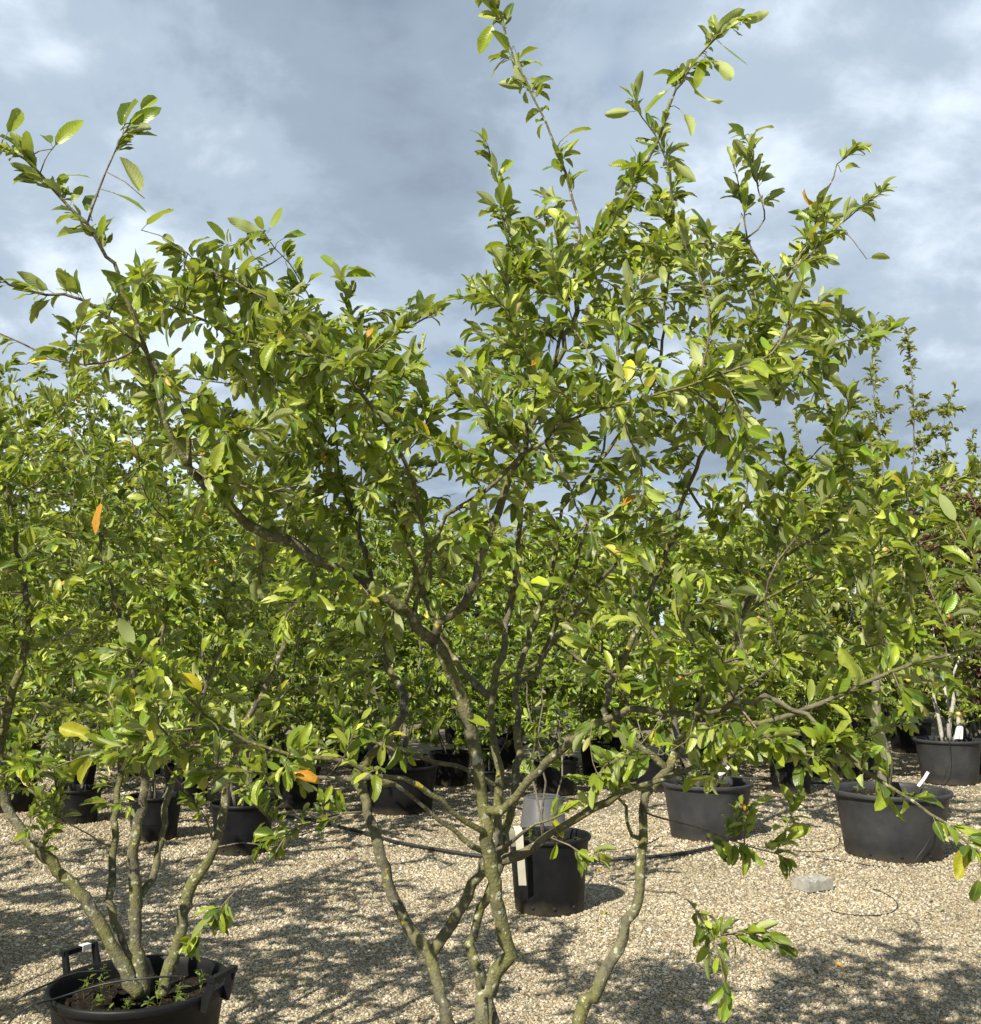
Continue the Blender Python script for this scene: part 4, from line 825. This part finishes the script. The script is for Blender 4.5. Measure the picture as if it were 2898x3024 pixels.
# ------------------------------------------------------------------ labels, hoses, block, small things
def strip(name, P, width, side, mat, thick=.0012):
    P = spline(P, .01); n = len(P); side = np.asarray(side, float); tan = np.gradient(P, axis=0); tan /= np.linalg.norm(tan, axis=1, keepdims=True); nr = np.cross(tan, side); V = []; T = []
    for i in range(n):
        for a_, b_ in ((-1, -1), (1, -1), (1, 1), (-1, 1)): V.append(P[i] + side * width / 2 * a_ + nr[i] * thick / 2 * b_)
    for i in range(n - 1):
        for j in range(4): p, q = i * 4 + j, i * 4 + (j + 1) % 4; T += [[p, q, q + 4], [p, q + 4, p + 4]]
    e_ = (n - 1) * 4; T += [[0, 2, 1], [0, 3, 2], [e_, e_ + 1, e_ + 2], [e_, e_ + 2, e_ + 3]]
    return link(name, raw_mesh(name, V, T, mat, smooth=False))
P7 = [d for d in POTS if 'cream label' in d['label']][0]; yf = P7['Y'] - P7['w'] / 2
tag(strip('plant_label', [at(1522, 2500, yf + .06), at(1514, 2462, yf + .02), at(1521, 2440, yf + .0), at(1532, 2452, yf - .03), at(1536, 2500, yf - .035), at(1540, 2560, yf - .02), at(1544, 2615, yf - .004)], .042, (1, 0, 0), M['tag']), 'long blank cream label hanging down the side of a black pot', 'label')
P9 = [d for d in POTS if d['label'].startswith('widest')][0]; y9 = P9['Y']
tag(strip('plant_label', [at(2712, 2322, y9 - .2), at(2728, 2302, y9 - .19), at(2742, 2280, y9 - .18)], .022, (.83, 0, -.55), M['white']), 'white plant label stuck in the soil of the widest grey tub', 'label')
P10 = [d for d in POTS if 'folded white label' in d['label']][0]; y10 = P10['Y']
tag(strip('plant_label', [at(2826, 2182, y10 - .25), at(2832, 2150, y10 - .25), at(2838, 2147, y10 - .24), at(2837, 2183, y10 - .235)], .05, (1, 0, 0), M['white']), 'folded white label on the rim of the tub with pale stems', 'label')
P8 = [d for d in POTS if 'beside the blue' in d['label']][0]; y8 = P8['Y']
tag(strip('plant_label', [at(2122, 2288, y8 - .2), at(2140, 2278, y8 - .19), at(2152, 2262, y8 - .18)], .028, (.8, 0, -.6), M['white']), 'white curved label in the tub beside the blue hose connector', 'label')
def on_ground(pix, z): return [np.array([g[0], g[1], gz(g[0], g[1]) + z]) for g in (ground(px, py) for px, py in pix)]
def hose(name, pix, r, label, mat='hose', cat='hose', sides=8, pts=None):
    P = spline(pts if pts is not None else on_ground(pix, r * 1.35 + .006), .04); o = MB().tube(P, r, sides).build(name, M[mat]); tag(o, label, cat); return o
h1 = hose('irrigation_hose', [(800, 2408), (900, 2420), (958, 2432), (1020, 2450), (1100, 2470), (1170, 2490), (1300, 2512), (1420, 2528), (1560, 2541), (1750, 2541), (1850, 2539), (1910, 2536), (2000, 2529), (2080, 2516), (2130, 2502), (2152, 2484)], .0125, 'thick black hose snaking across the gravel behind the large stems')
e_ = on_ground([(2152, 2484), (2160, 2474)], .024); MB().tube([e_[0], e_[0] * .5 + e_[1] * .5, e_[1]], [.020, .024, .020], 12).build('hose_connector', M['blue'], h1)
hose('irrigation_hose', [(1700, 2270), (1831, 2277), (2000, 2287), (2229, 2306), (2300, 2312), (2470, 2318), (2560, 2322)], .013, 'thick black hose lying between the far row and the grey tubs')
def drip(pts, label): hose('drip_tube', None, .0032, label, 'wire', 'tube', 6, pts)
def og(px, py, z=.006): return on_ground([(px, py)], z)[0]
r9 = P9['w'] / 2
drip([at(2716, 2345, y9 - r9 * .75), at(2728, 2332, y9 - r9 * 1.02), at(2752, 2390, y9 - r9 * .99), at(2748, 2470, y9 - r9 * .93), at(2715, 2525, y9 - r9 * .92), og(2680, 2556), og(2600, 2558), og(2500, 2545), og(2380, 2530)], 'thin black tube hanging over the front of the widest grey tub')
drip([at(2478, 2330, y9 - .1), at(2450, 2325, y9 - .15), at(2446, 2370, y9 - .12), og(2462, 2440), og(2455, 2478), og(2430, 2486), og(2350, 2476), og(2270, 2466), og(2215, 2474)], 'thin black tube looping from the widest tub to its neighbour')
drip([og(2482, 2465), og(2475, 2495), og(2440, 2512), og(2390, 2517), og(2330, 2512), og(2250, 2505), og(2170, 2488)], 'thin black tube curling in front of the widest grey tub')
y10f = y10 - P10['w'] / 2
drip([at(2800, 2190, y10f + .1), at(2803, 2180, y10f - .012), at(2806, 2230, y10f - .01), at(2800, 2270, y10f - .01), og(2775, 2318), og(2740, 2330)], 'thin black tube hanging down the tub with pale stems')
drip([og(2455, 2684), og(2480, 2692), og(2540, 2698), og(2590, 2697), og(2630, 2690), og(2651, 2672), og(2640, 2650), og(2605, 2630), og(2580, 2622)], 'loose bent piece of thin black tube on open gravel')
drip([og(2160, 2490), og(2210, 2520), og(2260, 2540), og(2300, 2550)], 'short thin tube trailing from the blue hose connector')
drip([og(1960, 2470), og(1900, 2495), og(1840, 2510), og(1780, 2512)], 'thin tube crossing behind the right-hand stem')
tz = tub_c[2]; ty = 3.53
drip([og(-60, 3060), at(40, 2960, ty - .32), at(145, 2905, ty - .10), at(230, 2872, ty + .0), at(330, 2868, ty + .05)], 'thin black tube entering the handled tub over its left rim')
drip([og(-40, 3110), at(60, 2988, ty - .33), at(165, 2950, ty - .2), at(300, 2908, ty - .14), at(420, 2890, ty - .16), at(540, 2884, ty - .1), at(545, 2905, ty - .1)], 'thin black tube crossing the soil in front of the tub stems')
def block():
    g = ground(2402, 2622); root = empty('concrete_block', (g[0], g[1], -.004), math.radians(28))
    mb = MB(); n = 9; m_ = 6; V = []; T = []; Lx, Ly, Hz = .20, .135, .066
    xs = np.linspace(-Lx / 2, Lx / 2, n); ys = np.linspace(-Ly / 2, Ly / 2, m_)
    top = [[x, y, Hz + R.normal(0, .003) - (.012 if R.random() < .12 else 0) - (.004 if abs(x) > Lx * .49 or abs(y) > Ly * .49 else 0)] for y in ys for x in xs]; bot = [[x, y, 0] for y in ys for x in xs]
    V = top + bot; K = n * m_
    for j in range(m_ - 1):
        for i in range(n - 1): p = j * n + i; T += [[p, p + 1, p + n + 1], [p, p + n + 1, p + n]]
    ring = [i for i in range(n)] + [j * n + n - 1 for j in range(1, m_)] + [(m_ - 1) * n + i for i in range(n - 2, -1, -1)] + [j * n for j in range(m_ - 2, 0, -1)]
    for a_, b_ in zip(ring, ring[1:] + ring[:1]): T += [[a_ + K, b_ + K, b_], [a_ + K, b_, a_]]
    o = raw_mesh('block_body', V, T, M['brick'], smooth=False); link('block_body', o, root)
    tag(root, 'broken pale concrete paving block lying on open gravel', 'block')
block()
# an upturned grey pot behind the one with the cream label
g = ground(1605, 2470); ro = empty('upturned_pot', (g[0], g[1], -.01)); MB().lathe([(.19, 0), (.195, .0), (.195, .03), (.182, .034), (.15, .30), (.145, .305), (.02, .305)], 40).build('body', M['grey_panel'], ro); MB().lathe([(.13, .306), (.135, .312), (.12, .312), (.118, .306)], 32).build('base_ring', M['grey_panel'], ro)
tag(ro, 'grey plastic pot turned upside down behind the labelled black pot', 'pot')

def weeds():
    spots = [(d, n) for d, n in zip([POTS[1], P9, P8, P7, P10], [16, 12, 6, 6, 5])]
    for d, cnt in spots:
        for q in range(cnt):
            a = R.uniform(0, 6.28); rr = d['w'] / 2 * .82 * math.sqrt(R.uniform(.1, 1)); x, y, z = d['x'] + rr * math.cos(a), d['Y'] + rr * math.sin(a), d['h'] - .072
            o0 = np.array([x, y, z]); Vs = []; Ts = []; Us = []; n = 0; hgt = R.uniform(.03, .09); st = np.array([[0, 0, -.005], [R.normal(0, .01), R.normal(0, .01), hgt * .6], [R.normal(0, .015), R.normal(0, .015), hgt]]); V, T = tube_arrays(st, np.full(3, .0011), 4); Vs.append(V); Ts.append(T); Us.append(np.zeros((len(V), 2))); n = len(V)
            for k in range(R.integers(4, 9)):
                V, T, UV = SHAPES['mid'][R.integers(0, 16)]; L = R.uniform(.012, .034); b0 = st[0] + (st[2] - st[0]) * R.uniform(.35, 1); an = R.uniform(0, 6.28); ax = np.array([math.cos(an), math.sin(an), R.uniform(.1, .9)]); ax /= np.linalg.norm(ax); nn = np.array([0, 0, 1.0]) + R.normal(0, .3, 3); nn -= ax * nn.dot(ax); nn /= np.linalg.norm(nn); X = V @ np.stack([np.cross(ax, nn), ax, nn], 1).T * L + b0
                Vs.append(X); Ts.append(T + n); Us.append(UV); n += len(V)
            V = np.concatenate(Vs); c = np.array([(.08, .14, .02), (.13, .19, .03), (.05, .10, .02)][q % 3]); o = link('weed', raw_mesh('weed', V, np.concatenate(Ts), M['weed'], np.tile(c, (len(V), 1)), np.concatenate(Us)), None, o0)
            lab = {id(POTS[1]): 'small weed sprouting from the soil of the handled tub', id(P9): 'small weed sprouting in the widest grey tub', id(P8): 'small weed in the tub beside the blue connector', id(P7): 'small weed in the pot with the cream label', id(P10): 'small weed in the tub with pale stems'}[id(d)]
            tag(o, lab, 'weed', lab.replace('small weed', 'weeds'))
weeds()
def fallen():
    spots = [(1790, 2690), (1785, 2745), (1760, 2560), (1830, 2405), (2015, 2330), (720, 2560), (640, 2680), (900, 2890), (960, 2470), (1010, 2440), (2750, 2480), (2230, 2610), (620, 2860), (480, 2620), (1250, 2600), (1560, 2830), (2460, 2850), (2010, 2960), (760, 2750), (300, 2480)]
    for k, (px, py) in enumerate(spots):
        g = ground(px, py); ci = [4, 5, 6, 1, 6, 5][k % 6]; o = link('fallen_leaf', pool_leaf('near', k % 26, 'main', ci, M['leaf']), None, (g[0], g[1], gz(g[0], g[1]) + .016))
        o.scale = [R.uniform(.035, .055)] * 3; o.rotation_euler = (R.normal(0, .25), R.normal(0, .3), R.uniform(0, 6.28))
        lab = ['fallen green leaf lying on the gravel', 'fallen yellow leaf lying on the gravel', 'fallen orange leaf lying on the gravel'][{1: 0, 4: 1, 5: 1, 6: 2}[ci]]; tag(o, lab, 'leaf', lab.replace('leaf', 'leaves'))
fallen()

def litter():
    Vs = []; Ts = []; Us = []; Cs = []; n = 0
    for k in range(420):
        px = R.uniform(0, W); py = R.uniform(2400, 3020); g = ground(px, py); V, T, UV = SHAPES['far'][k % 8]; L = R.uniform(.012, .035); a = R.uniform(0, 6.28); c, s_ = math.cos(a), math.sin(a)
        X = V * L * np.array([1, 1, R.uniform(.4, 1.2)]); X = X @ np.array([[c, -s_, 0], [s_, c, 0], [0, 0, 1]]).T + np.array([g[0], g[1], gz(g[0], g[1]) + .010]); Vs.append(X); Ts.append(T + n); Us.append(UV); n += len(V)
        Cs.append(np.tile(np.array([(.10, .055, .02), (.16, .10, .04), (.05, .03, .018), (.20, .15, .05), (.07, .09, .02)][k % 5]), (len(V), 1)))
    o = link('leaf_litter', raw_mesh('leaf_litter', np.concatenate(Vs), np.concatenate(Ts), M['leaf_dark'], np.concatenate(Cs), np.concatenate(Us))); tag(o, 'small dry brown leaf bits scattered over the gravel', 'leaf litter', kind='stuff')
litter()
